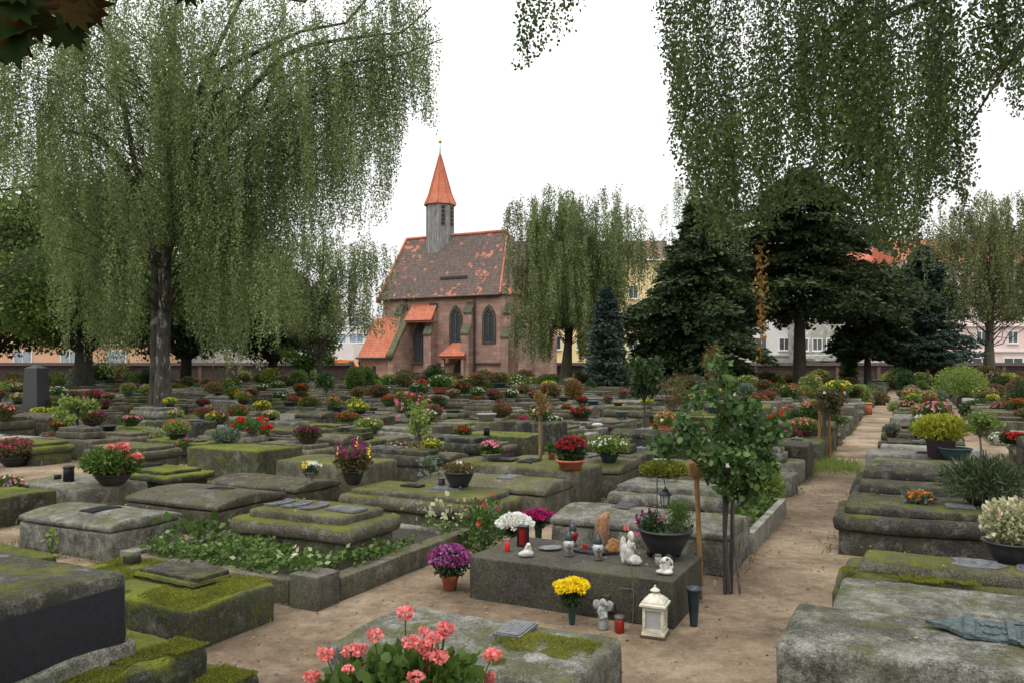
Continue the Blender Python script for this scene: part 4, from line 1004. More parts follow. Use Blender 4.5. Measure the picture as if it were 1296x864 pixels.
t, xa, xb = house('house', 'pink and cream apartment house with red tiled roof at far right', 1143, 1420, 96, 14.2, 'render_pink', [(.7, 1.9, 2.4), (4.3, 1.5, 1.3), (7.4, 1.5, 1.3), (10.6, 1.5, 1.3)], 'red_tiles', 3.6, base_mat='render_pink', wpx=3.4, band=(3.35, 6.4))
house('house', 'orange brick house with white windows behind the maple at far left', -60, 178, 88, 8.5, 'render_orange', [(1.75, 1.6, 2.1), (5.2, 1.5, 1.6)], 'red_tiles', 3.5, wpx=4.2, wmat='curtain', band=(4.0,))
house('house', 'plain grey house almost hidden behind the big birch', 180, 330, 100, 9, 'render_grey', [(3.5, 1.6, 1.2), (6, 1.6, 1.2)], 'old_tiles', 3)
t, xa, xb = house('office_building', 'pale modern office building with ribbon windows left of the chapel', 396, 462, 125, 9.8, 'render_white', [(2.6, 1.5, 2.3), (5.1, 1.5, 2.3), (7.6, 1.5, 2.3)], None, wpx=2.5, wmat='blue_glass'); t['category'] = 'building'
house('shed', 'low white building with plain gable beside the chapel annex', 414, 447, 100, 4.4, 'render_white', [(1.5, 1.0, .8)], None, wpx=4)[0]['category'] = 'shed'
t, xa, xb = house('kiosk', 'small red and white kiosk beyond the wall left of the airy birch', 333, 356, 98, 4.6, 'render_white', [(2.2, 1.2, 1.0)], None, wpx=2.2); t['category'] = 'kiosk'
MB().box((0, -.2, 3.1), (xb-xa+.3, .4, .8)).obj('awning', 'red_paint', t)
t = thing('delivery_van', 'orange delivery van parked beyond the wall beside the chapel annex', 'van', at(438, 96))
v_ = MB(); v_.prism([(-1.9, .35), (1.9, .35), (1.9, 1.2), (1.5, 1.35), (1.1, 2.3), (-1.9, 2.35)], -.9, .9); v_.obj('body', 'orange_paint', t)
MB().prism([(1.38, 1.4), (1.05, 2.15), (.5, 2.15), (.5, 1.4)], -.93, -.91).obj('side_window', 'window_glass', t)
for x in (-1.2, 1.2): MB().lathe([(.0, -.12), (.33, -.12), (.33, .12), (0, .12)], 14).obj('wheel', 'black_metal', t, (x, -.85, .34)).rotation_euler = (R(90), 0, 0)
# ------------------------------------------------------------------ planted kerbs, pots, flowers
def blooms(n, c, r, size, rng, style='pom', top=.2, shell=.9):
    """flower heads over a dome; every head is a burst of petals"""
    d = rng.randn(n, 3); d /= np.linalg.norm(d, axis=1)[:, None]; d[:, 2] = np.abs(d[:, 2])*(1-top)+top; d /= np.linalg.norm(d, axis=1)[:, None]
    P = d*np.array(r)*(shell+(1.08-shell)*rng.rand(n))[:, None]+np.array(c)
    k = {'pom': 16, 'daisy': 9, 'spike': 16, 'small': 5}[style]
    if style == 'spike':
        h = np.tile(np.linspace(0, 1, k), n); Q = np.repeat(P, k, 0); Q[:, 2] += h*size*2.4; D = rng.randn(n*k, 3); D[:, 2] += .8; s = size*(.75-.5*h)
        return leafq(Q, D, s, .7, rng)
    Q = np.repeat(P, k, 0); Nn = np.repeat(d, k, 0); D = rng.randn(n*k, 3)
    if style == 'pom': D = D/np.linalg.norm(D, axis=1)[:, None]+Nn*.75
    else: D = np.cross(Nn, D); D = D/np.linalg.norm(D, axis=1)[:, None]+Nn*.3
    return leafq(Q, D, size*.5*(.8+.4*rng.rand(n*k)), .62, rng)

PROF = {'bowl': [(0, 0), (.5, 0), (.62, .1), (.9, .62), (1.0, .9), (1.06, .92), (1.06, 1), (.95, 1), (.9, .8), (0, .78)],
        'pot': [(0, 0), (.68, 0), (.9, .76), (1.0, .78), (1.02, 1), (.9, 1), (.86, .85), (0, .84)],
        'dish': [(0, 0), (.6, 0), (.72, .1), (.97, .85), (1.05, .9), (1.05, 1), (.95, 1), (.9, .86), (0, .85)],
        'vase': [(0, 0), (.5, 0), (.52, .05), (.86, .9), (1.05, .93), (1.05, 1), (.86, 1), (.8, .9), (0, .88)],
        'urn': [(0, 0), (.6, 0), (.6, .08), (.4, .16), (.55, .3), (.95, .75), (1.08, .88), (1.08, 1), (.95, 1), (.85, .85), (0, .84)]}
CM = {'black': 'pot_black', 'teal': 'pot_teal', 'terra': 'terracotta', 'brown': 'pot_brown', 'grey': 'pot_grey', 'green': 'plastic_green', 'navy': 'plastic_navy', 'purple': 'pot_purple'}
def container(t, kind, mat, r, h):
    mb = MB(); mm = CM[mat]
    if kind in ('trough', 'square'):
        rx, ry = (r, r*.5) if kind == 'trough' else (r*.85, r*.85)
        z = [(.86, 0), (1, h*.9), (1.04, h*.9), (1.04, h), (.93, h), (.93, h*.85)]; V = []
        for k, zz in z: V += [(-rx*k, -ry*k, zz), (rx*k, -ry*k, zz), (rx*k, ry*k, zz), (-rx*k, ry*k, zz)]
        F = [(0, 3, 2, 1)]+[(4*i+j, 4*i+(j+1) % 4, 4*i+4+(j+1) % 4, 4*i+4+j) for i in range(5) for j in range(4)]+[(20, 21, 22, 23)]
        mb.add(V, F)
    elif kind == 'footed':
        mb.lathe([(x*r, h*.16+z*h*.84) for x, z in PROF['bowl']], 24)
        for i in range(3): a = 2.1*i+.5; mb.ball((r*.62*math.cos(a), r*.62*math.sin(a), h*.14), (r*.16, r*.16, h*.16), nu=8, nv=6)
    else: mb.lathe([(x*r, z*h) for x, z in PROF[kind]], 20)
    o = mb.obj('pot' if kind in ('pot', 'vase', 'urn') else 'bowl', mm, t)
    MB().lathe([(0, h*.88), (r*.9 if kind not in ('trough', 'square') else r*.45, h*.86)], 14).obj('soil', 'soil', o)
    return o

def plant(name, label, cat, px, py, w, ht, cont=None, cmat='black', fol='leaf_mid', bl=(), loc=None, cw=.72, ch=.32, nb=40, bs=.07, style='daisy', fs=None, dens=1., group='flower bowls on the graves', seed=None, asp=.62, up=.4):
    """w, ht: width and full height in photo pixels at the spot"""
    p = loc if loc is not None else rest(px, py); s = p[1]/1000; wd, hh = w*s, ht*s
    rng = np.random.RandomState(seed if seed is not None else int(px*7+py))
    t = thing(name, label, cat, p, rng.rand()*1.0-.5 if cont not in ('trough', 'square') else ROT, group)
    if p[1] < 22:
        fs = fs or .045
    else: fs = fs or .0022*p[1]
    bs = max(bs, .0018*p[1]) if p[1] > 20 else bs
    hc = 0
    if cont: hc = hh*ch; container(t, cont, cmat, wd*cw/2, hc)
    if fol is None: return t
    R_ = (wd/2, wd/2, (hh-hc)*.52); c = (0, 0, hc+(hh-hc)*.42)
    area = (wd*wd+wd*(hh-hc))*1.3; n = int(min(5200, max(60, 4.2*dens*area/(fs*fs*.55))))
    P, d = cloud(n, c, R_, rng, .35); k = P[:, 2] > hc*.75; P, d = P[k], d[k]
    D = d+rng.randn(len(P), 3)*.7; D[:, 2] += up
    mb = MB().add(*leafq(P, D, fs*(.6+.8*rng.rand(len(P))), asp, rng, hexa=p[1] < 14 and asp > .3))
    if p[1] < 16:
        for i in range(14): a = rng.rand()*6.28; r = rng.rand()*wd*.4; mb.tube([(0, 0, hc*.8), (r*.5*math.cos(a), r*.5*math.sin(a), hc+(hh-hc)*.4), (r*math.cos(a), r*math.sin(a), hc+(hh-hc)*.8)], .003, 3, cap=False)
    mb.obj('foliage', fol, t)
    for (col, fr) in bl:
        m = max(3, int(nb*fr))
        if p[1] < 20 and m <= (32 if p[1] > 11 else 62):
            Vb, Fb = blooms(m, (0, 0, c[2]), (R_[0]*.98, R_[1]*.98, R_[2]*1.05), bs, rng, style); kk = len(Vb)//m
            for q_ in range(m): MB().add(Vb[q_*kk:(q_+1)*kk], Fb[:len(Fb)//m]).obj('flower_head', 'bloom_'+col, t)
            continue
        MB().add(*blooms(m, (0, 0, c[2]), (R_[0]*.98, R_[1]*.98, R_[2]*1.05), bs, rng, style)).obj('blooms', 'bloom_'+col, t)
    return t

def standard(name, label, px, py, cw, ctop, cbot, fol, stakes=(), bl=(), fs=.06, dens=1., cat='small tree', nb=20, bs=.07, loc=None, two=False, group='standard shrubs and roses', cols=None, stem='bark_grey'):
    """a shrub on a clear stem; ctop, cbot are photo rows of the crown"""
    p = loc if loc is not None else rest(px, py); s = p[1]/1000; rng = np.random.RandomState(int(px*3+py))
    zt = H-(ctop-460)*s-p[2]; zb = H-(cbot-460)*s-p[2]; w = cw*s
    t = thing(name, label, cat, p, 0, group)
    r = max(.012, .0012*p[1]*.8)
    fs = max(fs, .0024*p[1])
    MB().tube([(0, 0, 0), (.02, 0, zb*.5), (0, 0.01, zb+.1)], [r*1.2, r, r*.9], 7).obj('stem', stem, t)
    for (dx, hgt, mat, rr) in stakes: MB().tube([(dx, .03, 0), (dx*.8, .03, hgt)], rr, 6).obj('stake', mat, t)
    br = MB(); Ps = []; cn = 12
    for i in range(cn):
        a = rng.rand()*6.28; u = rng.uniform(-.9, 1); q = math.sqrt(1-u*u)*w*.34*rng.uniform(.5, 1); c = np.array([q*math.cos(a), q*math.sin(a), (zt+zb)/2+u*(zt-zb)*.34])
        br.tube([(0, 0, zb*.95), (c[0]*.5, c[1]*.5, (zb+c[2])/2), tuple(c)], [r*.6, r*.45, r*.25], 4, cap=False)
        n = int(min(700, max(20, dens*.5*(w*(zt-zb))/(fs*fs*.5)))); P, _ = cloud(n, c, (w*.2, w*.2, (zt-zb)*.2), rng, .3); Ps.append(P)
    P = np.concatenate(Ps); D = rng.randn(len(P), 3); br.obj('branches', stem, t)
    MB().add(*leafq(P, D, fs*(.6+.8*rng.rand(len(P))), .65, rng, hexa=p[1] < 14)).obj('foliage', fol, t)
    for (col, fr) in bl: MB().add(*blooms(max(2, int(nb*fr)), (0, 0, (zt+zb)/2), (w*.5, w*.5, (zt-zb)*.52), max(bs, .0025*p[1]), rng, 'pom', 0)).obj('blooms', 'bloom_'+col, t)
    return t

# label, px, py(base), width, height, container, colour, foliage, blooms, extra
PL = [
 ('magenta busy lizzies in a black bowl at the left edge', 18, 589, 50, 36, 'bowl', 'black', 'leaf_olive', [('magenta', 1)], dict(nb=110, bs=.055)),
 ('trailing coral-pink geranium in a black bowl on the plain low box stone', 143, 613, 74, 50, 'bowl', 'black', 'leaf_mid', [], dict(ch=.3, cw=.6)),
 ('pink and white balsam in a black bowl cut by the left edge', 8, 645, 46, 44, 'bowl', 'black', 'leaf_mid', [('pink', .6), ('lilac', .4), ('white', .3)], dict(nb=50, bs=.05)),
 ('cream-variegated cushion plant spilling from a black bowl near the big birch', 193, 572, 42, 32, 'bowl', 'black', 'leaf_varieg', [], dict(cw=.6)),
 ('yellow-leaved geranium with red flowers in a dark pot by the bare forked twig', 224, 556, 32, 26, 'bowl', 'black', 'leaf_light', [('red', 1)], dict(nb=10, bs=.09)),
 ('purple and red cyclamen in a navy bowl on the moss-draped stone', 242, 585, 34, 32, 'bowl', 'black', 'leaf_mid', [('lilac', .5), ('red', .7)], dict(nb=22, bs=.08, cw=.8, ch=.4)),
 ('large mound of bright red geraniums in a dark bowl on the mossy block', 314, 572, 58, 46, 'bowl', 'black', 'leaf_mid', [('red', 1)], dict(nb=26, bs=.13, style='pom')),
 ('pink petunias in a brown basket in front of a plain grey stone', 276, 537, 26, 18, 'bowl', 'brown', 'leaf_olive', [('pink', .6), ('deep', .5)], dict(nb=16, bs=.09)),
 ('red and coral geranium beyond the basket of pink petunias', 300, 529, 28, 18, None, 'black', 'leaf_mid', [('red', 1)], dict(nb=12, bs=.1)),
 ('grey-green lavender cushion behind the terracotta dome', 285, 560, 36, 20, None, 'black', 'leaf_grey', [], dict()),
 ('blue-green houseleek dome in a wide dark bowl on the mossy block', 395, 566, 25, 19, 'bowl', 'black', 'leaf_grey', [], dict(ch=.55, cw=1)),
 ('pink and yellow daisies in a brown bowl beside a red candle', 403, 545, 27, 22, 'bowl', 'brown', 'leaf_mid', [('pink', 1), ('yellow', .4)], dict(nb=50, bs=.07, ch=.45, cw=.8)),
 ('orange-red begonias over lime leaves in a wide brown bowl', 450, 548, 36, 26, 'dish', 'brown', 'leaf_light', [('red', 1)], dict(nb=24, bs=.08, ch=.36)),
 ('big black bowl overgrown with brown heather, magenta cockscomb and yellow lily', 447, 613, 46, 48, 'bowl', 'black', 'leaf_olive', [('deep', .9), ('yellow', .15)], dict(nb=22, bs=.06, style='spike', ch=.38, cw=.6)),
 ('dark bowl of pale pink stonecrop beside a terracotta cup', 506, 596, 50, 38, 'bowl', 'teal', 'leaf_mid', [('rose', .8), ('pink', .4)], dict(nb=60, bs=.055, ch=.42, cw=.62)),
 ('dried-out plants in a black bowl on three feet with a small white figure in it', 581, 619, 42, 32, 'footed', 'black', 'leaf_olive', [('blush', .3)], dict(nb=12, bs=.04, ch=.72, cw=.88, dens=.45)),
 ('pink geranium in a pale grey ribbed urn dish', 621, 582, 28, 25, 'dish', 'grey', 'leaf_mid', [('pink', 1)], dict(nb=16, bs=.09, ch=.35, cw=.85)),
 ('pink and white chrysanthemums in a blue-green square pot', 620, 534, 22, 17, 'square', 'teal', 'leaf_mid', [('pink', .7), ('lilac', .6), ('white', .3)], dict(nb=50, bs=.06, ch=.5, cw=.9)),
 ('magenta petunias in a round black bowl right of the grey urn dish', 657, 552, 40, 28, 'bowl', 'black', 'leaf_mid', [('magenta', 1)], dict(nb=60, bs=.08, ch=.5, cw=.75)),
 ('terracotta trough of small wilted flowers in mid field', 559, 540, 20, 10, 'trough', 'terra', 'leaf_olive', [('blush', .5)], dict(nb=8, ch=.7, cw=1.0, dens=.5)),
 ('brown pot of pale heather behind the terracotta trough', 551, 525, 15, 10, 'bowl', 'brown', 'leaf_olive', [('rose', .6)], dict(nb=14, ch=.5)),
 ('dark red chrysanthemums in a large terracotta dish', 722, 593, 40, 41, 'pot', 'terra', 'leaf_dark', [('deep', .5), ('red', .55)], dict(nb=180, bs=.05, ch=.3, cw=.92, style='pom')),
 ('white flowers on lime foliage in a dark blue bowl', 771, 585, 52, 34, 'bowl', 'navy', 'leaf_light', [('white', 1)], dict(nb=36, bs=.06, ch=.42, cw=.5)),
 ('small terracotta pot with a green tuft behind the large terracotta dish', 698, 581, 14, 22, 'pot', 'terra', 'leaf_mid', [], dict(ch=.4)),
 ('red geraniums in full flower left of the green yew ball', 994, 548, 44, 32, None, 'black', 'leaf_mid', [('red', 1)], dict(nb=34, bs=.12, style='pom')),
 ('clipped dark green yew ball in a black bowl', 1018, 550, 37, 35, 'bowl', 'black', 'leaf_dark', [], dict(ch=.28, cw=.55, dens=1.6)),
 ('magenta begonia in a square black pot at the left path edge', 1005, 572, 28, 32, 'square', 'black', 'leaf_olive', [('magenta', 1)], dict(nb=30, bs=.07, ch=.4, cw=.9)),
 ('yellow-green box ball far along the left path edge', 1088, 512, 26, 28, None, 'black', 'leaf_light', [], dict(dens=1.6)),
 ('lime-leaved shrub with yellow flowers in a dark purple planter', 1190, 577, 62, 55, 'square', 'purple', 'leaf_lime', [('yellow', .3)], dict(nb=20, ch=.4, cw=.62, bs=.05)),
 ('pink stonecrop heads rising behind the lime-leaved planter', 1184, 545, 44, 38, None, 'black', 'leaf_mid', [('rose', .6), ('pink', .6)], dict(nb=30, bs=.1, loc=None)),
 ('small dark succulent in a red-brown bowl on the pale stone', 1128, 553, 20, 17, 'bowl', 'brown', 'leaf_grey', [], dict()),
 ('lime rosette plant on the stone beyond the pale stones', 1134, 520, 20, 13, None, 'black', 'leaf_light', [], dict()),
 ('orange marigolds laid in a low tuft on the dark tomb', 1163, 636, 36, 15, None, 'black', 'leaf_grey', [('orange', 1)], dict(nb=26, bs=.05, style='pom')),
 ('pink-berried white-edged shrub in a black bowl at the right edge', 1279, 712, 66, 84, 'bowl', 'black', 'leaf_varieg', [('blush', .6)], dict(nb=40, bs=.03, ch=.34, cw=.95, fs=.035)),
 ('low spreading dark pine filling a bowl at the right edge', 1246, 640, 96, 62, 'bowl', 'black', 'conifer', [], dict(ch=.2, cw=.5, fs=.10, dens=3.2, asp=.13)),
 ('bed of bright red begonias at the right edge', 1284, 560, 34, 14, None, 'black', 'leaf_dark', [('red', 1)], dict(nb=70, bs=.08)),
 ('white flowers beside the red begonia bed', 1264, 562, 20, 16, None, 'black', 'leaf_light', [('white', 1)], dict(nb=30, bs=.08)),
 ('tall dark clipped conifer cut by the right edge', 1291, 548, 34, 76, None, 'black', 'leaf_dark', [], dict(dens=1.5)),
 ('dense green rosemary bush right of the standard tree at left', 130, 570, 46, 34, None, 'black', 'leaf_grey', [], dict()),
 ('dark-leaved shrub with pink flowers under the standard tree at left', 72, 568, 34, 24, None, 'black', 'leaf_olive', [('pink', .5), ('magenta', .3)], dict(nb=10, bs=.09)),
 ('red begonias behind the crown of the standard tree at left', 72, 520, 30, 18, None, 'black', 'leaf_mid', [('red', 1)], dict(nb=14)),
 ('coral flowers on a dark bush left of the obelisk', 5, 528, 26, 18, None, 'black', 'leaf_olive', [('coral', 1)], dict(nb=18)),
 ('mixed bush of pink, white and yellow flowers right of the chapel door', 659, 496, 32, 18, None, 'black', 'leaf_mid', [('pink', .6), ('white', .6), ('yellow', .2)], dict(nb=60)),
 ('magenta double roses on green above the big staked rose', 925, 498, 16, 14, None, 'black', 'leaf_mid', [('magenta', 1)], dict(nb=10)),
 ('orange-red small tree leaves beside the dark standard tree', 726, 505, 24, 26, None, 'black', 'leaf_rusty', [('orange', .2)], dict(nb=14)),
 ('red geranium bowl far right of the red-flowered table', 1145, 505, 18, 12, 'bowl', 'black', 'leaf_mid', [('red', 1)], dict(nb=20)),
 ('magenta tuft at the right among long grey stones', 1237, 492, 10, 9, None, 'black', 'leaf_mid', [('magenta', 1)], dict(nb=20)),
 ('silver-grey cushion bush right of the path in mid field', 1185, 508, 28, 16, None, 'black', 'leaf_grey', [], dict()),
 ('pink cyclamen in a small pot left of the bowl of dark heather', 421, 508, 10, 10, 'pot', 'terra', 'leaf_mid', [('pink', 1)], dict(nb=16)),
]
for (lab, px, py, w, ht, cont, cm, fol, bl, kw) in PL:
    nm = 'flower_bowl' if cont and bl else ('potted_plant' if cont else ('flowering_plant' if bl else 'shrub'))
    plant(nm, lab, 'flowers' if bl else 'plant', px, py, w, ht, cont, cm, fol, bl, **kw)
def coral_heads(t, pts, r):
    for (x, y, z) in pts:
        rng = np.random.RandomState(int(abs(x*1000+z*777)) % 9999); n = 70; d = rng.randn(n, 3); d /= np.linalg.norm(d, axis=1)[:, None]; d[:, 2] = d[:, 2]*.8+.15
        P = d*np.array([r, r, r*.7])*.75+np.array([x, y, z]); D = d+rng.randn(n, 3)*.55
        MB().add(*leafq(P, D, r*.75*(.7+.5*rng.rand(n)), .95, rng, hexa=True)).obj('flower_head', 'bloom_coral', t)
        MB().tube([(x*.55, y*.55, z*.45), (x*.9, y*.9, z*.8), (x, y, z)], .004, 4).obj('flower_stalk', 'leaf_mid', t)
t = [o for o in COL.objects if o.get('label', '').startswith('trailing coral')][0]; t.rotation_euler = (0, 0, 0)
q = t.location; s = q[1]/1000
coral_heads(t, [((px-143)*s, -.05, (613-py)*s) for px, py in ((158, 563), (160, 567), (157, 572), (170, 578), (176, 577), (166, 580), (142, 566), (155, 594))], .055)

# empty bowls, troughs and other small grave goods
for (lab, px, py, w, h, kind, cm) in [
 ('empty shallow blue-green bowl on the grey ridged stone', 1209, 581, 38, 15, 'bowl', 'teal'), ('empty dark teal bowl left of the empty black one', 693, 546, 16, 11, 'bowl', 'teal'),
 ('empty black bowl left of the white oval stone', 728, 543, 19, 10, 'bowl', 'black'), ('empty dark green bowl on the long moulded slab by the dark standard tree', 787, 530, 17, 10, 'footed', 'teal'),
 ('empty brown bowl above the empty teal one', 704, 523, 15, 9, 'bowl', 'brown'), ('empty black bowl left of the mossy cushion', 821, 561, 23, 10, 'bowl', 'black'),
 ('teal bowl with low dark plants right of the large rose', 948, 514, 17, 9, 'bowl', 'teal'), ('left one of the empty black bowls behind the begonia bowl', 428, 522, 14, 8, 'bowl', 'black'),
 ('right one of the empty black bowls behind the begonia bowl', 457, 522, 14, 8, 'bowl', 'black'), ('empty dark bowl behind the pair of black bowls', 456, 513, 11, 7, 'bowl', 'black'),
 ('long grey-green trough left of the pink daisies', 364, 532, 18, 9, 'trough', 'grey'), ('empty dark bowl just left of the standard rose', 485, 523, 14, 7, 'bowl', 'black')]:
    p = rest(px, py); s = p[1]/1000; t = thing('empty_bowl', lab, 'bowl', p, 0, 'empty bowls on the graves'); container(t, kind, cm, w*s/2, h*s)

# scattered flowers of the far field
rng = np.random.RandomState(77)
FC = [('red', 'leaf_mid'), ('red', 'leaf_dark'), ('pink', 'leaf_mid'), ('magenta', 'leaf_olive'), ('white', 'leaf_mid'), ('coral', 'leaf_light'), ('yellow', 'leaf_light'), ('rusty', 'leaf_olive'), ('deep', 'leaf_olive'), ('blush', 'leaf_light')]
CN = dict(red='red', pink='pink', magenta='magenta', white='white', coral='coral', yellow='yellow', rusty='rust-red', deep='dark red', blush='pale pink')
for i in range(210):
    right = rng.rand() < .45
    px = rng.uniform(830, 1296) if right else rng.uniform(0, 830); py = 476+rng.beta(1.1, 2.0)*36
    if 480 < px < 700 and py < 484: py += 6
    if 1080 < px < 1125: continue
    col, fol = FC[rng.randint(len(FC))]; w = rng.uniform(12, 25)*(1+(py-480)/60); cont = rng.choice(['bowl', 'pot', 'x', 'x']); cont = None if cont == 'x' else str(cont)
    plant('far_flowers', 'distant clump of %s flowers in the crowded far rows of graves' % CN[col], 'flowers', px, py, w, w*rng.uniform(.5, .8), cont, rng.choice(['black', 'black', 'terra', 'brown', 'teal']), fol, [(col, 1)], nb=int(rng.randint(14, 46)), bs=.10, group='distant %s flowers' % CN[col], seed=i)
for i in range(90):
    px = rng.uniform(840, 1296) if rng.rand() < .5 else rng.uniform(0, 800); py = 474+rng.beta(1.1, 2.2)*32
    if 1078 < px < 1130 or (490 < px < 680 and py < 482): continue
    fol = str(rng.choice(['leaf_mid', 'leaf_dark', 'leaf_light', 'leaf_olive', 'leaf_grey', 'leaf_mid'])); w = rng.uniform(12, 30)
    fn_ = {'leaf_mid': 'green', 'leaf_dark': 'dark green', 'leaf_light': 'light green', 'leaf_olive': 'olive', 'leaf_grey': 'grey-green'}[fol]
    plant('small_shrub', 'distant %s shrub in the crowded far rows of graves' % fn_, 'shrub', px, py, w, w*rng.uniform(.6, 1.1), None, 'black', fol, [], group='distant %s shrubs' % fn_, seed=300+i)
for (lab, px, py, w, h, fol) in [('light green bush right of the path before the blue spruce', 1150, 490, 44, 40, 'leaf_mid'), ('tall lime-green bush right of the blue spruce', 1215, 500, 62, 40, 'leaf_light'), ('dark rounded bush before the pink building', 1205, 480, 44, 30, 'leaf_dark'),
    ('olive bush at right beside the forked birch', 1250, 484, 36, 22, 'leaf_olive'), ('ivy-clad stump left of the blue spruce', 1075, 480, 18, 46, 'leaf_mid'), ('round green bush right of the chapel door', 613, 488, 22, 22, 'leaf_mid'), ('yellow-green dome shrub in front of the chapel annex', 470, 492, 26, 14, 'leaf_light'),
    ('green dome shrub in front of the yellow-green one', 465, 508, 22, 16, 'leaf_light'), ('dark box ball in a bowl left of the green dome', 443, 504, 16, 12, 'leaf_dark'), ('green bush before the chapel annex', 450, 490, 26, 28, 'leaf_mid'), ('yellow bush right of the central birch trunk', 776, 486, 24, 12, 'leaf_lime'),
    ('olive shrub around the base of the central birch', 745, 492, 32, 24, 'leaf_olive'), ('green bush left of the obelisk', 16, 505, 40, 26, 'leaf_light'), ('yellow-green seedlings around the central birch', 690, 492, 24, 20, 'leaf_light')]:
    plant('shrub', lab, 'shrub', px, py, w, h, None, 'black', fol, [], group='shrubs among the graves')

rng = np.random.RandomState(64)
CNM = {'black': 'black', 'terra': 'terracotta', 'brown': 'brown', 'teal': 'blue-green', 'grey': 'grey'}
for (si, Y, on_, rw) in NAMED:
    if rng.rand() > (.62 if Y > 18 else .35): continue
    a0, a1, b0, b1, top, kd = STONES[si]; c = W(rng.uniform(a0+.2, a1-.2), rng.uniform(b0+.3, b1-.3), top); px = 648+1000*c[0]/c[1]
    if not -20 < px < 1316: continue
    col, fol = FC[rng.randint(len(FC))]; cm = str(rng.choice(['black', 'black', 'black', 'terra', 'brown', 'teal', 'grey'])); cont = str(rng.choice(['bowl', 'bowl', 'pot', 'dish', 'footed', 'trough'])); m_ = rng.uniform(.3, .62); w = m_*1000/c[1]
    empty = rng.rand() < .14
    if empty:
        t = thing('empty_bowl', 'empty %s bowl, %s stone, %s' % (CNM[cm], on_, rw.replace('the ', '', 1)), 'bowl', c, 0, 'empty bowls on the graves'); container(t, cont, cm, m_*.4, m_*.3); continue
    plant('flower_bowl', '%s flowers, %s bowl, %s stone, %s' % (CN[col], CNM[cm], on_, rw.replace('the ', '', 1)), 'flowers', 0, 0, w, w*rng.uniform(.55, .95), cont, cm, fol, [(col, 1)], loc=c, nb=int(rng.randint(10, 50)), bs=.07, style=str(rng.choice(['pom', 'daisy', 'pom'])), cw=.66, seed=si)
rng = np.random.RandomState(91)
for i in range(46):                 # the dense flowery corner right of the centre, and the overgrown far end of the path
    px = rng.uniform(860, 1060) if i < 26 else rng.uniform(1190, 1296); py = rng.uniform(486, 516) if i < 26 else rng.uniform(484, 506)
    col, fol = FC[rng.randint(len(FC))]; w = rng.uniform(18, 32)
    plant('far_flowers', 'distant clump of %s flowers in the crowded far rows of graves' % CN[col], 'flowers', px, py, w, w*rng.uniform(.6, .9), None, 'black', fol, [(col, 1)], nb=int(rng.randint(14, 40)), bs=.10, group='distant %s flowers' % CN[col], seed=500+i)
plant('shrub', 'light olive shrub closing the far end of the sandy path', 'shrub', 1112, 512, 26, 18, None, 'black', 'leaf_olive', [], group='shrubs among the graves')
plant('shrub', 'green shrub overhanging the path behind the reddish pedestal', 'shrub', 1103, 505, 24, 20, None, 'black', 'leaf_mid', [], group='shrubs among the graves')
plant('shrub', 'dark low shrub over the second path at right', 'shrub', 1236, 530, 40, 26, None, 'black', 'leaf_dark', [], group='shrubs among the graves')
# standards, roses and little trees
p_ = lambda x, y, z: np.array([x, y, z])
standard('standard_tree', 'small standard tree with light green mop head at left', 92, 568, 66, 499, 536, 'leaf_light', [(.10, .95, 'stake_dark', .03)], [], .07, 1.1)
standard('standard_tree', 'little round standard tree on a stone right of the big birch', 291, 506, 24, 478, 502, 'leaf_light', [], [], .07)
standard('standard_tree', 'dark round-headed little tree before the chapel annex', 413, 520, 30, 470, 497, 'leaf_dark', [], [], .08)
standard('standard_rose', 'standard rose with pink and red heads in mid field', 517, 556, 42, 498, 528, 'leaf_mid', [(.25, 1.25, 'stake_dark', .02)], [('pink', 1), ('red', .3)], .06, .8, nb=12, bs=.11)
standard('standard_rose', 'thin standard shrub tied to a pale wooden stake in mid field', 530, 608, 50, 500, 556, 'leaf_light', [(.03, .62, 'stake_wood', .028)], [('pink', .4)], .05, .35, nb=8)
standard('standard_tree', 'bare twiggy little tree tied to a wooden stake', 684, 582, 40, 492, 530, 'leaf_rusty', [(.0, .95, 'stake_wood', .03)], [], .04, .12)
standard('standard_tree', 'dark dense little tree with leaning stem right of the blue-green conifer', 815, 550, 66, 440, 508, 'leaf_dark', [], [], .09, 1.2, stem='bark_dark')
standard('standard_tree', 'rusty-leaved little tree behind the big staked rose', 850, 540, 56, 470, 525, 'leaf_olive', [], [], .05, .22)
standard('standard_tree', 'orange-tinted slender little tree at centre right', 903, 530, 44, 432, 500, 'leaf_rusty', [], [], .06, .12)
standard('standard_rose', 'standard rose on three stakes beside the grassy tuft at the path', 1045, 580, 62, 490, 530, 'leaf_olive', [(-.12, 1.15, 'stake_wood', .03), (.09, 1.15, 'stake_wood', .025), (-.03, 1.2, 'bark_grey', .03)], [('red', .3), ('white', .2)], .045, .8, nb=8)
standard('standard_rose', 'second standard rose further along the left path edge', 1057, 565, 40, 512, 540, 'leaf_mid', [(.05, .7, 'stake_dark', .02)], [('red', .4)], .05, .6, nb=6)
standard('standard_tree', 'small standard tree with drooping green head right of the blue-green bowl', 1240, 584, 56, 519, 552, 'leaf_light', [], [], .05, .8)
standard('standard_tree', 'small pink-flowered standard far at right', 1258, 486, 16, 470, 480, 'leaf_grey', [], [('pink', .5)], .08)
standard('standard_rose', 'red standard roses before the chapel annex', 517, 500, 14, 478, 490, 'leaf_mid', [], [('red', 1)], .08, nb=14, bs=.12)
standard('standard_rose', 'twin red rose right of the other red standard', 533, 500, 14, 480, 492, 'leaf_mid', [], [('red', 1)], .08, nb=14, bs=.12)

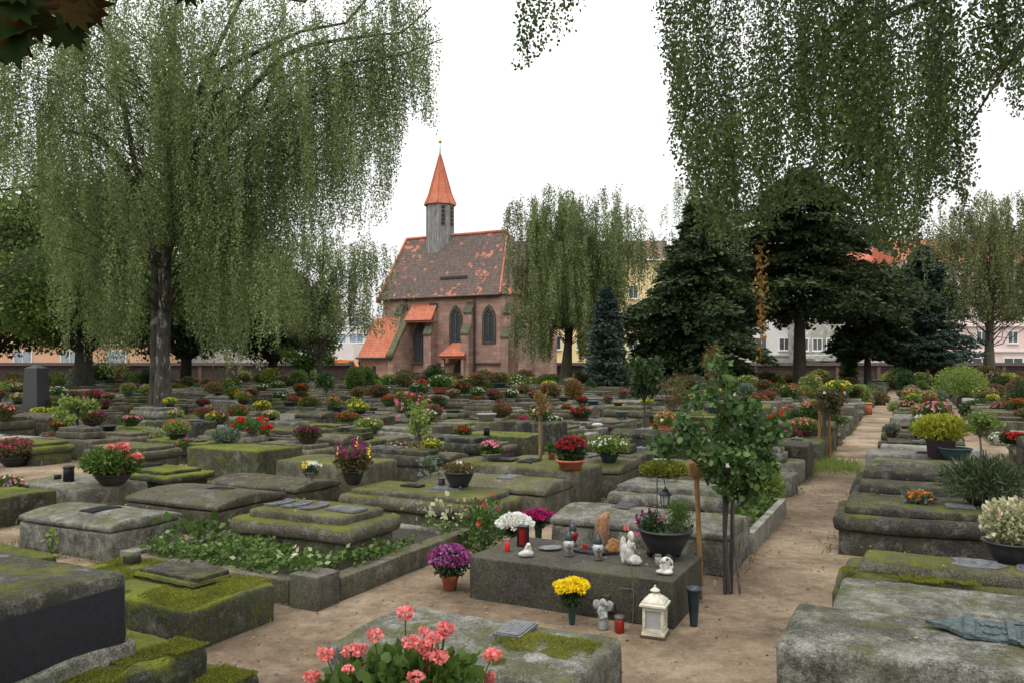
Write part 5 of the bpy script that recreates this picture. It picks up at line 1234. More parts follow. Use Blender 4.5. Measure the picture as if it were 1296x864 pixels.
# the big staked rose right of the table grave
def big_rose():
    p = W(6.45, -1.36); rng = np.random.RandomState(15); t = thing('rose_tree', 'large dark-leaved standard rose on two black stakes beside the table grave', 'rose', p, 0, 'standard shrubs and roses'); s = p[1]/1000
    for dx, dy, lx, h in ((0, 0, -.01, 1.12), (.055, .03, .02, 1.1)): MB().tube([(dx, dy, 0), (dx+lx*.5, dy, h*.5), (dx+lx, dy, h)], [.017, .016, .015], 8).obj('stake', 'stake_dark', t)
    MB().tube([(.12, .0, 0), (.075, 0, .45), (.05, 0, .95)], .010, 6).obj('wire', 'rusty_metal', t)
    MB().tube([(.03, -.02, .02), (.0, 0, .5), (.04, .02, 1.0), (.02, 0, 1.25)], [.018, .015, .013, .01], 7).obj('stem', 'bark_dark', t)
    br = MB(); Ps = []
    ends = [(-.58, 0, 1.18), (-.42, -.2, 1.35), (-.25, .2, 1.55), (-.15, -.1, 1.62), (.0, .1, 1.72), (.12, -.2, 1.5), (.25, .1, 1.45), (.36, -.1, 1.25), (.42, .1, 1.05), (.25, -.2, 1.0), (.05, -.25, 1.1), (-.15, -.2, 1.15), (-.3, 0, 1.2), (0, .2, 1.3), (.15, .05, .95), (.0, -.1, .88), (.3, .25, 1.3), (-.05, 0, 1.85), (.02, .0, 1.45), (.1, 0, 1.2), (.46, -.05, 1.33), (.2, 0, .82), (-.1, .1, 1.0)]
    for e in ends:
        e = np.array(e); br.tube(curve((.03, 0, .85), e, .05, 6, .02, rng, up=.12), np.linspace(.009, .004, 6), 5, cap=False)
        dens = 60 if e[2] > 1.5 else 150
        P, _ = cloud(dens, e, (.15, .15, .13), rng, .1); Ps.append(P)
    P = np.concatenate(Ps)*np.array([.84, .84, 1]); D = rng.randn(len(P), 3)*.8; D[:, 2] -= .15
    br.obj('branches', 'leaf_mid', t); MB().add(*leafq(P, D, .048*(.7+.7*rng.rand(len(P))), .8, rng, hexa=True)).obj('foliage', 'rose_leaf', t)
    MB().add(*blooms(5, (0, 0, 1.25), (.5, .4, .4), .05, rng, 'pom', -1)).obj('blooms', 'bloom_white', t)
    # pale wooden stake
    b = W(6.6, -1.62)
    t2 = thing('wooden_stake', 'pale wooden post with cross-piece behind the table grave', 'post', b); MB().tube([(0.03, 0, 0), (-.0, 0, .72), (-.03, 0, 1.35)], .021, 4, smooth=False).obj('post', 'stake_wood', t2)
    MB().add(*rbox(-.025, -.03, .90, .13, .06, .13, r=.02, res=.03, rough=.012), smooth=True).obj('cross_piece', 'stake_wood', t2)
big_rose()

# ivy-planted kerb grave around the tiered tomb
t = thing('grave_kerb', 'stone kerb around the ivy bed of the tiered tomb', 'kerb', W(5.75, -5.05), ROT)
ka0, ka1, kb0, kb1 = 4.62-5.75, 6.95-5.75, -6.2+5.05, -3.98+5.05
def kb(x0, x1, y0, y1, h, nm='kerb_stone', sd=0, mat='stone_grey'): MB().add(*rbox((x0+x1)/2, (y0+y1)/2, -.02, x1-x0, y1-y0, h, r=.012, res=.06, rough=.004, seed=sd), smooth=True).obj(nm, mat, t)
kb(kb0+.17, kb1-.3, ka0, ka0+.15, .21, sd=1, mat='stone_brown'); kb(kb1-.17, kb1-.01, ka0+.27, ka1, .20, sd=2, mat='stone_brown'); kb(kb0, kb0+.16, ka0+.27, ka1, .2, sd=3); kb(kb1-.28, kb1, ka0-.02, ka0+.25, .27, 'corner_post', 4, 'stone_table'); kb(kb0, kb0+.16, ka0-.02, ka0+.25, .24, 'corner_post', 5)
kb(kb0+.17, kb1-.18, ka1-.16, ka1, .18, sd=6)
rng = np.random.RandomState(3); n = 10500
X = rng.uniform(kb0+.12, kb1-.1, n); Y = rng.uniform(ka0+.05, ka1-.1, n); k = ~((np.abs(X-.03) < .72) & (np.abs(Y-.05) < .42)); X, Y = X[k], Y[k]
Z = .17+.06*fn(np.stack([X, Y, 0*X], -1), 4)+rng.rand(len(X))*.08; ed = np.minimum(X-kb0, Y-ka0) < .22; Z[ed & (rng.rand(len(X)) < .35)] += .05
pt = fn(np.stack([X, Y, 0*X], -1), 2.2, 2) > -.25+.5*rng.rand(len(X)); X, Y, Z = X[pt], Y[pt], Z[pt]
D = rng.randn(len(X), 3); D[:, 2] = np.abs(D[:, 2])*.6
MB().box((0, .02, .06), (kb1-kb0-.3, ka1-ka0-.2, .16)).obj('soil', 'soil', t)
g_ = MB().add(*leafq(np.stack([X, Y, Z], -1), D, .036*(.6+.8*rng.rand(len(X))), .85, rng, hexa=True)).obj('ivy_bed', 'leaf_mid', None, W(5.75, -5.05), ROT)
tag(g_, 'ivy and ground ivy covering the bed inside the stone kerb', 'ivy', kind='stuff'); 
m_ = 110; i_ = rng.choice(len(X), m_); g2 = MB().add(*leafq(np.stack([X[i_], Y[i_], Z[i_]+.03], -1), D[i_], .06, .6, rng)).obj('pale_ivy_leaves', 'leaf_varieg', None, W(5.75, -5.05), ROT); tag(g2, 'scattered pale variegated leaves in the ivy bed', 'ivy', kind='stuff')
# ivy sprigs: (kerb corner, box tomb, white-edged plant of centre)
def sprig(lab, px, py, h, n, mat, size=.05, sp=.1, seed=0, loc=None):
    p = loc if loc is not None else rest(px, py); s = p[1]/1000; rng = np.random.RandomState(seed); P = rng.randn(n, 3)*np.array([sp, sp*.6, 0]); P[:, 2] = rng.rand(n)*h*s
    t = thing('sprig', lab, 'plant', p, 0, 'weeds and sprigs between the stones'); mb = MB(); 
    for i in range(5): mb.tube([(0, 0, 0), (rng.randn()*sp*.6, 0, h*s*rng.uniform(.6, 1))], .003, 3)
    mb.obj('stems', 'leaf_mid', t); D = rng.randn(n, 3); MB().add(*leafq(P, D, size*(.6+.8*rng.rand(n)), .8, rng, hexa=True)).obj('leaves', mat, t)
sprig('leafy weed growing against the plain round-topped box tomb', 66, 706, 38, 40, 'leaf_light', .05, .035, 1)
sprig('leafy weed between the black-sided tomb and the moss block', 163, 806, 30, 26, 'leaf_light', .035, .04, 2, W(3.38, -3.95))
sprig('white-edged trailing plant between the two central slab tombs', 520, 672, 55, 150, 'leaf_varieg', .055, .22, 3, W(6.98, -4.35))
sprig('yellow-green seedlings at the centre of the slab row', 545, 645, 30, 60, 'leaf_lime', .04, .2, 4)
sprig('broad ivy leaves at the left corner of the ivy kerb', 262, 700, 26, 90, 'leaf_mid', .075, .16, 5, W(5.3, -6.0, .2))
sprig('fern tuft at the foot of the tomb left of the three-footed bowl', 545, 602, 26, 60, 'leaf_grey', .06, .12, 6)

# planter with white kerb at the left edge of the path
t = thing('path_planter', 'pale concrete-edged planting strip of ivy along the left of the path', 'planter', W(9.05, -1.6), ROT)
for (x0, x1, y0, y1) in ((.12, .2, -1.1, 1.1), (-.4, .12, -1.1, -1.0), (-.4, .12, 1.0, 1.1)): MB().box(((x0+x1)/2, (y0+y1)/2, .1), (x1-x0, y1-y0, .2)).obj('edging', 'stone_pale', t)
rng = np.random.RandomState(8); n = 1500; P = np.stack([rng.uniform(-.38, .1, n), rng.uniform(-1.0, 1.0, n), .14+rng.rand(n)*.12], -1); MB().box((-.14, 0, .07), (.5, 2.0, .13)).obj('soil', 'soil', t); D = rng.randn(n, 3); D[:, 2] = abs(D[:, 2])
MB().add(*leafq(P, D, .06, .75, rng, hexa=True)).obj('ivy', 'leaf_mid', t)
plant('shrub', 'yellow-green leafy shrub behind the pale-edged planting strip', 'shrub', 968, 620, 60, 70, None, 'black', 'leaf_light', [], loc=W(10.35, -1.75), fs=.06, dens=.8)
plant('moss_cushion', 'yellow-green domed moss cushion behind the moulded slab', 'moss', 840, 603, 60, 22, None, 'black', 'moss_tuft', [], dens=2.2, fs=.03, up=1.5, group='moss cushions')
plant('shrub', 'green shrub covering the stones right of the big staked rose', 'shrub', 950, 590, 54, 60, None, 'black', 'leaf_mid', [], loc=W(11.4, -2.1), fs=.06, dens=.7)
# black tomb wedge near the red geraniums
# ------------------------------------------------------------------ the black-sided tomb, lower left
t = thing('grave_tomb', 'massive tomb with smooth black side panel and mossy sloping plinth, lower left corner', 'grave', W(1.95, -5.2), ROT, 'grave stones')
mb = MB().add(*rbox(0, 0, .30, 2.7, 1.95, .40, r=.06, res=.05, camber=.02, rough=.008, big=.01, seed=3), smooth=True); mb.obj('upper_block', 'stone_dark', t)
MB().add(*rbox(0, 0, .12, 2.76, 2.02, .22, r=.03, res=.05, rough=.01, big=.01, seed=5), smooth=True).obj('base_course', 'stone_grey', t)
pb = MB().box((1.356, -.0, .475), (.014, 1.86, .33)); pb.obj('side_panel', 'black_slab', t)
MB().add(*rbox(.08, .12, -.02, 3.1, 2.35, .27, r=.08, res=.05, rough=.012, big=.03, seed=7), smooth=True).add(*rbox(.2, .2, -.04, 3.35, 2.45, .12, r=.05, res=.05, rough=.012, big=.03, seed=9), smooth=True).obj('plinth', 'stone_green', t)
MB().add(*rbox(1.42, .98, .2, .12, .10, .05, r=.02, res=.03, rough=.006), smooth=True).obj('loose_stone', 'stone_dark', t)
STONES.append((1.0, 2.9, -6.5, -3.85, .72, 'x'))
# slab on the moss block
mo = [o for o in COL.objects if o.get('label', '').startswith('low block thickly')][0]
MB().add(*rbox(.16, .10, .28, .66, .34, .05, r=.03, res=.05, rough=.01, seed=2), smooth=True).obj('mossy_step', 'stone_green', mo)
MB().add(*rbox(.17, .11, .32, .60, .30, .04, r=.012, res=.05, rough=.005, seed=4), smooth=True).obj('top_slab', 'stone_dark', mo)
MB().add(*rbox(-.55, .22, .27, .12, .1, .09, r=.03, res=.03, rough=.012, seed=6), smooth=True).obj('moss_lump', 'stone_green', mo)

# moss grown as real tufts on the nearest stones
def tufts(parent, boxes, n, thr, seed, size=.014, world=False):
    rng = np.random.RandomState(seed); Ps = []
    for (x0, x1, y0, y1, z) in boxes:
        P = np.stack([rng.uniform(x0, x1, n), rng.uniform(y0, y1, n), np.full(n, z)], -1)
        v = fn(P*1.0+seed, 2.6)+.35*fn(P+9, 11); P = P[v > np.quantile(v, thr)]; P[:, 2] += rng.rand(len(P))*.006+.012*fn(P+3, 9); Ps.append(P)
    P = np.concatenate(Ps); D = rng.randn(len(P), 3)*.6; D[:, 2] = abs(D[:, 2])+.5
    MB().add(*leafq(P, D, size*(.6+.9*rng.rand(len(P))), .55, rng)).obj('moss', 'moss_tuft', parent)
tufts(mo, [(-.77, .77, -.365, .365, .287)], 60000, .15, 2, .0085)
tufts(t, [(1.37, 1.62, -1.0, 1.28, .25), (1.6, 1.86, -1.0, 1.42, .085)], 60000, .12, 4, .009)
fgs = [o for o in COL.objects if o.get('label', '').startswith('pale lichened flat')][0]
tufts(fgs, [(.12, .66, -.34, .2, .35)], 26000, .5, 6, .0075)
MB().lathe([(0, .010), (.055, .010), (.068, .006), (.072, -.01)], 18, (.42, -.13, .345)).obj('round_hollow', 'stone_pale', fgs)
bigr = [o for o in COL.objects if o.get('label', '').startswith('large pale lichened')][0]
r3 = [o for o in COL.objects if o.get('label', '').startswith('moss-edged')][0]
tufts(r3, [(-.95, -.1, -.42, -.25, .39), (.35, .95, -.42, -.2, .39)], 20000, .4, 8, .008)
# long green bronze epitaph: gabled frame with a figure relief
e = MB(); e.box((0, 0, .012), (.95, .34, .024)); e.box((-.49, 0, .03), (.05, .40, .04)); e.box((-.30, 0, .03), (.035, .37, .035))
e.prism([(-.515, -.17), (-.515, .17), (-.60, .06), (-.66, .03), (-.70, 0), (-.66, -.03), (-.60, -.06)], 0, .03, axis='z')
for y in (-.165, .165): e.tube([(-.28, y, .03), (.47, y, .03)], .014, 6)
for k in range(7): e.tube([(-.26+.002*k, -.12+.04*k, .03), (.0, -.11+.036*k, .045), (.45, -.12+.04*k, .03)], .010, 5)
e.ball((-.18, 0, .04), (.05, .045, .03), nu=10, nv=6, amp=.1); e.ball((.0, 0, .035), (.13, .09, .03), nu=12, nv=6, amp=.15); e.ball((.2, .02, .035), (.16, .10, .028), nu=12, nv=6, amp=.15)
for y in (-.13, .13): e.ball((-.39, y*.6, .03), (.04, .03, .02)); 
for k in range(8): e.ball((-.43+.02*k, (-1)**k*.05, .03), .014, nu=6, nv=4)
for y in (-.19, .19): e.ball((-.22, y, .02), (.05, .03, .025), amp=.2)
e.obj('bronze_epitaph', 'bronze_green', bigr, (.16, .13, .572), R(-3)).scale = (.9, .85, .6)
# ------------------------------------------------------------------ the obelisk
ob = at(46, 24.5); s = ob[1]/1000
t = thing('obelisk', 'dark polished granite obelisk with pointed cap behind the graves at left', 'monument', ob, R(-12))
hb = 70*s; m_ = MB(); m_.box((0, 0, .05), (30*s, 30*s, .14)); m_.box((0, 0, .14+hb*.14), (25*s, 25*s, hb*.28), 0, 0, .97); m_.box((0, 0, .14+hb*.28+hb*.32), (21.5*s, 21.5*s, hb*.64), 0, 0, .86)
m_.obj('shaft', 'granite_dark', t); m2 = MB(); w_ = 21.5*s*.86/2; z_ = .14+hb*.92; m2.add([(-w_, -w_, z_), (w_, -w_, z_), (w_, w_, z_), (-w_, w_, z_), (0, 0, z_+.12)], [(0, 1, 4), (1, 2, 4), (2, 3, 4), (3, 0, 4)]); m2.obj('cap', 'granite_dark', t)

# ------------------------------------------------------------------ grave goods on and around the table grave
TG = .333
def on(px, py, z=TG): return G(px, py, z)
def lantern_candle(lab, p, body, glass_h=.095, cross=True):
    t = thing('grave_candle', lab, 'candle', p, 0, 'grave candles')
    MB().lathe([(0, 0), (.034, 0), (.036, .012), (.024, .02), (.020, .03)], 14).obj('foot', 'rusty_metal', t)
    MB().lathe([(.020, .026), (.030, .04), (.044, .085), (.046, .105), (.034, .122), (.028, .128)], 12).obj('glass', body, t)
    MB().lathe([(.032, .122), (.034, .13), (.028, .155), (.024, .175), (.018, .178), (.018, .195), (0, .2)], 12).obj('lid', 'plastic_navy', t)
    if cross:
        MB().box((0, -.047, .06), (.012, .012, .09)).box((0, -.047, .078), (.045, .013, .013)).ball((0, -.05, .078), .010, nu=8, nv=5).obj('cross', 'rusty_metal', t)
    return t
lantern_candle('black-lidded clear grave candle with cross, left one on the table grave', on(720, 703), 'clear_glass')
lantern_candle('black-lidded clear grave candle with cross, right of the red rose', on(757, 708), 'clear_glass')
t = lantern_candle('black-lidded red grave candle standing behind the left clear one', on(725, 690), 'red_glass', cross=False)
t = thing('tomb_light', 'black metal box lantern with red glass panes on the left end of the table grave', 'lantern', on(662, 690), R(-20), 'grave candles')
MB().box((0, 0, .006), (.08, .08, .012)).obj('base', 'black_metal', t); MB().box((0, 0, .16), (.084, .084, .014)).obj('lid', 'black_metal', t)
for sx_ in (-1, 1):
    for sy_ in (-1, 1): MB().box((.034*sx_, .034*sy_, .083), (.012, .012, .145)).obj('post', 'black_metal', t)
MB().box((0, 0, .083), (.062, .062, .14)).obj('panes', 'red_glass', t)
t = thing('grave_candle', 'small red plastic candle with dark lid at the left end of the table grave', 'candle', on(642, 697), 0, 'grave candles')
MB().lathe([(0, 0), (.020, 0), (.022, .005), (.022, .075), (.019, .08)], 14).obj('cup', 'candle_red', t); MB().lathe([(.019, .078), (.020, .092), (0, .094)], 12).obj('lid', 'rusty_metal', t)
t = thing('grave_candle', 'red candle in a sooty glass with grey lid on the sand before the table grave', 'candle', G(784, 799), 0, 'grave candles')
MB().lathe([(0, 0), (.032, 0), (.034, .01), (.034, .085), (.030, .09)], 14).obj('glass', 'red_glass', t); MB().lathe([(.030, .088), (.036, .092), (.036, .112), (.0, .116)], 14).obj('lid', 'rusty_metal', t)
t = thing('grave_candle', 'burnt-out glass candle behind the heart-shaped angel', 'candle', on(833, 716), 0, 'grave candles')
MB().lathe([(0, 0), (.024, 0), (.026, .07), (.024, .075)], 14).obj('glass', 'clear_glass', t); MB().lathe([(.026, .073), (.027, .09), (0, .092)], 12).obj('lid', 'rusty_metal', t)
# figurines: one continuous sculpted mesh each
def sculpt(name, lab, p, blobs, mat, rz=0, vox=.006, cat='figurine', group='plaster figurines', sc=1.0):
    mb = MB()
    for b in blobs:
        if b[0] == 'e': mb.ball(b[1], b[2], nu=14, nv=10, amp=b[3] if len(b) > 3 else 0, seed=len(mb.v))
        else: mb.tube(b[1], b[2], 8)
    o = mb.obj(name, mat, None, p, rz); r = o.modifiers.new('r', 'REMESH'); r.mode = 'VOXEL'; r.voxel_size = vox; r.use_smooth_shade = True; o.scale = (sc, sc, sc) if np.isscalar(sc) else sc
    tag(o, lab, cat, group); return o
sculpt('baby_shoe_figurine', 'small white plaster baby figure with rounded foot at the left of the table grave', on(667, 704), [('e', (0, 0, .02), (.040, .028, .022)), ('e', (-.012, 0, .016), (.038, .024, .018)), ('e', (.006, .004, .045), (.021, .018, .024)), ('e', (.008, -.004, .068), (.014, .013, .013), .1)], 'white_plaster', sc=1.4)
sculpt('kneeling_angel_figurine', 'white kneeling angel figurine beside the footed flower bowl', on(797, 714), [
    ('e', (.02, -.01, .022), (.045, .03, .022), .1), ('e', (-.005, 0, .05), (.030, .024, .045), .08), ('e', (-.002, -.006, .082), (.020, .017, .028)), ('e', (.006, -.012, .120), (.017, .017, .020)), ('e', (.004, -.004, .128), (.019, .018, .018), .15),
    ('t', [(.01, -.015, .095), (.022, -.03, .075), (.012, -.036, .10)], .007), ('e', (-.035, .018, .070), (.022, .007, .055), .1), ('e', (-.042, -.004, .05), (.014, .006, .045), .1), ('e', (.03, -.02, .016), (.04, .022, .015))], 'white_plaster', R(10), .004, sc=(1.3, 1.3, 1.75))
sculpt('heart_angel_figurine', 'small white angel leaning inside a heart-shaped ring on the table grave', on(841, 726), [
    ('e', (0, 0, .012), (.045, .028, .014), .05), ('e', (.0, -.004, .04), (.016, .014, .028), .1), ('e', (-.004, -.008, .072), (.014, .013, .014)),
    ('t', [(.01+.032*math.sin(a)*(1 if a < 3.2 else 1), 0, .05-.036*math.cos(a)) for a in np.linspace(.2, 6.0, 16)], .006), ('e', (.02, .0, .045), (.010, .006, .03))], 'white_plaster', R(-15), .004, sc=1.4)
sculpt('bird_sculpture', 'hairy brown coconut-fibre bird standing on the table grave', on(762, 690), [
    ('e', (0, 0, .07), (.038, .034, .07), .04), ('e', (.012, 0, .12), (.034, .028, .045), .05), ('e', (.035, 0, .152), (.018, .016, .02)), ('t', [(.04, 0, .158), (.055, -.002, .150), (.058, -.004, .130)], [.008, .007, .003]),
    ('t', [(.05, 0, .17), (.062, 0, .164), (.058, 0, .152)], .004), ('e', (-.022, 0, .10), (.022, .02, .06), .08)], 'fibre_brown', R(10), .006, 'sculpture', None, (1.15, 1.15, 1.65))
o = COL.objects['bird_sculpture']; rng = np.random.RandomState(4); P, d = cloud(900, (0, 0, .085), (.045, .037, .08), rng, .85); D = d*.5; D[:, 2] -= .6
MB().add(*leafq(P, D+rng.randn(900, 3)*.15, .022, .12, rng)).obj('fibres', 'fibre_brown', o)
sculpt('carved_bow', 'small carved brown wooden knot between the fibre bird and the kneeling angel', on(775, 700), [
    ('t', [(-.03, 0, .02), (0, 0, .05), (.035, 0, .03)], [.012, .016, .010]), ('e', (0, 0, .022), (.028, .02, .022), .2), ('t', [(-.02, 0, .05), (0, 0, .068), (.03, 0, .055), (.045, 0, .03)], .009), ('e', (.02, 0, .015), (.03, .018, .014), .2)], 'wood_carved', 0, .005, 'ornament', None, 1.7)
sculpt('cherub_statuette', 'small grey winged cherub on a short post before the table grave', G(763, 795), [
    ('t', [(0, 0, 0), (0, 0, .09)], [.028, .026]), ('e', (0, -.002, .11), (.022, .018, .026), .1), ('e', (0, -.006, .145), (.019, .019, .02), .08), ('t', [(-.015, -.01, .12), (-.028, -.025, .10), (-.02, -.03, .08)], .008), ('t', [(.015, -.01, .12), (.026, -.022, .13), (.012, -.03, .14)], .008),
    ('e', (-.032, .018, .125), (.024, .005, .03), .15), ('e', (.034, .018, .115), (.026, .005, .034), .15), ('t', [(-.01, -.01, .09), (-.014, -.03, .06)], .009), ('t', [(.01, -.01, .09), (.014, -.032, .065)], .009)], 'grey_plaster', 0, .005, sc=1.3)
sculpt('leaf_plaque', 'carved slate leaf laid flat between white figurine and candles', on(697, 695), [('e', (0, 0, .012), (.075, .05, .012), .12), ('t', [(-.07, 0, .016), (.07, .01, .02)], .005), ('t', [(-.03, -.03, .018), (.0, .03, .02)], .004), ('t', [(.0, -.035, .018), (.03, .03, .02)], .004), ('t', [(-.06, -.02, .016), (-.03, .03, .018)], .004)], 'slate', R(15), .005, 'plaque', None, 1.35)
t = thing('bronze_plaque', 'dark scrolled bronze plaque in the middle of the table grave', 'plaque', on(752, 698), ROT); o = bpy.data.objects.new('relief', PLQ['shield']); COL.objects.link(o); o.parent = t; o.scale = (.95, .75, 1)
MB().lathe([(.0, 0), (.105, 0), (.108, .008), (.0, .008)], 24).obj('backing', 'bronze', t)
t = thing('red_rose', 'single red rose bloom lying on the bronze plaque', 'rose', on(740, 694, TG+.02)); rng = np.random.RandomState(2)
P, d = cloud(60, (0, 0, .015), (.014, .014, .012), rng, .5); MB().add(*leafq(P, d, .014, .9, rng, True)).obj('petals', 'bloom_red', t); MB().tube([(0, 0, .01), (.05, .01, .006)], .002, 4).obj('stalk', 'leaf_dark', t)
t = thing('pink_rose', 'single pink rose bloom on the head of the kneeling angel', 'rose', on(793, 706, TG)); P, d = cloud(60, (0, .015, .235), (.014, .014, .018), rng, .5); MB().add(*leafq(P, d, .014, .9, rng, True)).obj('petals', 'bloom_coral', t); MB().tube([(0, .02, .0), (0, .016, .145)], .002, 4).obj('stalk', 'leaf_dark', t)
# footed bowl with purple cockscomb and heather, hanging lantern
pb_ = on(842, 706); t = plant('flower_bowl', 'black bowl on ball feet with purple cockscomb and green heather on the table grave', 'flowers', 0, 0, 70, 40, 'footed', 'black', 'leaf_dark', [], loc=pb_, ch=.95, cw=.93, dens=.01, seed=5); s = pb_[1]/1000
t.rotation_euler = (0, 0, 0); rng = np.random.RandomState(12); z0 = 38*s
P, d = cloud(900, (-17*s, 0, z0+8*s), (17*s, .07, 14*s), rng, .2); MB().add(*leafq(P, d+rng.randn(900, 3)*.5, .02, .6, rng, True)).obj('cockscomb_leaves', 'leaf_dark', t)
P, d = cloud(2600, (17*s, 0, z0+15*s), (20*s, .08, 24*s), rng, .1); D = rng.randn(2600, 3)*.35; D[:, 2] += 1; MB().add(*leafq(P, D, .02, .3, rng)).obj('heather', 'leaf_mid', t)
for (px, py) in ((808, 668), (813, 656), (806, 662), (822, 654), (827, 660), (824, 668)):
    n = 60; h = rng.rand(n); P = np.stack([rng.randn(n)*.008*(1.2-h)+(px-842)*s, rng.randn(n)*.008, (712-py)*s+h*.05-.02], -1); D = rng.randn(n, 3)*.6; D[:, 2] += .8
    MB().add(*leafq(P, D, .016, .6, rng)).obj('cockscomb', 'bloom_deep', t)
for (px, py) in ((832, 656), (803, 674), (836, 653), (810, 673)):
    P, d = cloud(50, ((px-842)*s, -.03, (706-py)*s), (.013, .013, .012), rng, .6); MB().add(*leafq(P, d, .013, .9, rng)).obj('rose_bloom', 'bloom_pink', t)
hk = on(834, 700); t = thing('hanging_lantern', 'black hexagonal lantern with clear panes hanging from a curved rod', 'lantern', hk, 0); s = hk[1]/1000
pr = [(-.01, .02, .0), (-.012, .02, .60), (-.008, .02, .655), (.01, .015, .665), (.035, .01, .63), (.05, 0, .545)]
MB().tube(pr, .004, 6).obj('rod', 'black_metal', t)
lz = .385; MB().lathe([(0, lz), (.030, lz), (.030, lz+.006), (0, lz+.006)], 6, (.05, 0, 0), smooth=False).obj('floor', 'black_metal', t)
MB().lathe([(.027, lz+.006), (.040, lz+.085)], 6, (.05, 0, 0), smooth=False).obj('panes', 'clear_glass', t)
for i in range(6): a = math.pi/3*i; MB().tube([(.05+.028*math.cos(a), .028*math.sin(a), lz), (.05+.041*math.cos(a), .041*math.sin(a), lz+.088)], .0032, 5).obj('glazing_bar', 'black_metal', t)
MB().lathe([(.056, lz+.085), (.058, lz+.09), (.030, lz+.112), (.024, lz+.116), (.024, lz+.128), (.026, lz+.13), (.008, lz+.142), (.006, lz+.152), (0, lz+.156)], 12, (.05, 0, 0), smooth=False).obj('roof', 'black_metal', t)
# white house-shaped lantern on the sand
wl_ = G(829, 803); t = thing('white_lantern', 'ornate cream-white candle lantern standing on the sand before the table grave', 'lantern', wl_, R(-22)); k = 1.0
MB().box((0, 0, .008), (.17, .17, .016)).obj('wooden_base', 'pot_brown', t)
MB().box((0, 0, .024), (.155, .155, .018)).obj('base', 'white_enamel', t)
w_ = .062
for a_, b_ in ((-1, -1), (1, -1), (-1, 1), (1, 1)): MB().box((a_*w_, b_*w_, .118), (.018, .018, .172)).obj('post', 'white_enamel', t)
MB().box((0, 0, .118), (.108, .108, .168)).obj('panes', 'clear_glass', t)
f = MB(); f.box((0, -w_-.001, .046), (.106, .012, .02)); f.box((0, -w_-.001, .192), (.106, .012, .02)); f.box((0, w_, .046), (.106, .012, .02)); f.box((0, w_, .192), (.106, .012, .02)); f.obj('door_frame', 'white_enamel', t)
f = MB()
for sg in (1, -1):
    f.box((sg*w_, 0, .046), (.012, .106, .02)); f.box((sg*w_, 0, .192), (.012, .106, .02))
    for j in range(3):
        zc = .072+.046*j; f.tube([(sg*w_, .018*math.cos(a), zc+.019*math.sin(a)) for a in np.linspace(0, 6.28, 13)], .004, 5); f.tube([(sg*w_, -.05, zc), (sg*w_, -.018, zc)], .004, 5); f.tube([(sg*w_, .018, zc), (sg*w_, .05, zc)], .004, 5)
f.obj('scrollwork', 'white_enamel', t)
rt = MB(); q2 = math.sqrt(2)
rt.lathe([(.083*q2, .205), (.090*q2, .21), (.090*q2, .222), (.078*q2, .228), (.074*q2, .24), (.066*q2, .246), (.052*q2, .262), (.036*q2, .272), (.024*q2, .285), (.022*q2, .290)], 4, rz=math.pi/4, smooth=False); rt.obj('roof', 'white_enamel', t)
MB().lathe([(.020, .288), (.020, .300), (.034, .302), (.034, .308), (.020, .318), (.010, .326), (.006, .333), (.008, .339), (0, .345)], 12).obj('finial', 'white_enamel', t)
# metal cross leaning against the table
c_ = G(801, 789); t = thing('grave_cross', 'thin rusty metal cross stuck in the sand against the table grave', 'cross', c_, R(-12)); MB().tube([(0, 0, 0), (.004, .02, .2), (-.012, .035, .405)], .006, 6).obj('upright', 'rusty_metal', t); MB().tube([(-.10, .012, .245), (0, .022, .24), (.09, .022, .232)], .005, 6).obj('arm', 'rusty_metal', t)
t = thing('planter_box', 'small greenish square tile block behind the grey cherub', 'block', G(772, 786), ROT); MB().box((0, .02, .1), (.06, .03, .06)).box((-.04, .03, .15), (.05, .03, .05)).obj('tiles', 'stone_green', t)
# green ground vases
def vase(lab, p, r, h, mat='green', rz=0):
    t = thing('grave_vase', lab, 'vase', p, rz, 'plastic grave vases'); container(t, 'vase', mat, r, h); MB().lathe([(0, -.0), (r*.22, 0), (0.002, -.05)], 8).obj('spike', CM[mat], t); return t
t = vase('dark blue-green empty vase at the right corner of the table grave', G(878, 791), .052, .27, 'navy')
def bunch(t, z, w, h, cols, n, bs, rng, petals=26, leafh=.1):
    P, d = cloud(220, (0, 0, z+leafh*.4), (w*.55, w*.55, leafh), rng, .2); D = d+rng.randn(220, 3)*.4; MB().add(*leafq(P, D, .045, .45, rng, True)).obj('leaves', 'leaf_dark', t)
    for i in range(n):
        a = 2.4*i; r = w*math.sqrt((i+.3)/n)*.88; x, y = r*math.cos(a), r*math.sin(a); zz = z+leafh+h*(1-.75*(r/w)**2)+rng.randn()*.006
        m = petals; dd = rng.randn(m, 3); dd /= np.linalg.norm(dd, axis=1)[:, None]; dd[:, 2] = dd[:, 2]*.6+.35; dd[:, 0] += x/w*.4; dd[:, 1] += y/w*.4
        Q = np.repeat([[x, y, zz]], m, 0)+dd*bs*.28
        MB().add(*leafq(Q, dd+rng.randn(m, 3)*.25, bs*.42, .6, rng, True)).obj('flower_head', 'bloom_'+cols[i % len(cols)], t)
        if i % 3 == 0: MB().tube([(x*.1, y*.1, z-.02), (x*.6, y*.6, z+leafh*.6), (x, y, zz)], .003, 4).obj('flower_stalk', 'leaf_dark', t)
t = vase('dark green vase of yellow chrysanthemums in front of the table grave', G(724, 789), .040, .17); t['category'] = 'flowers'; bunch(t, .17, .125, .075, ['yellow'], 34, .055, np.random.RandomState(3), 60, .055)
t = vase('green vase of white chrysanthemums behind the left end of the table grave', W(6.6, -3.33, .0), .045, .26); t['category'] = 'flowers'; bunch(t, .26, .155, .12, ['white'], 40, .085, np.random.RandomState(4), 60, .035)
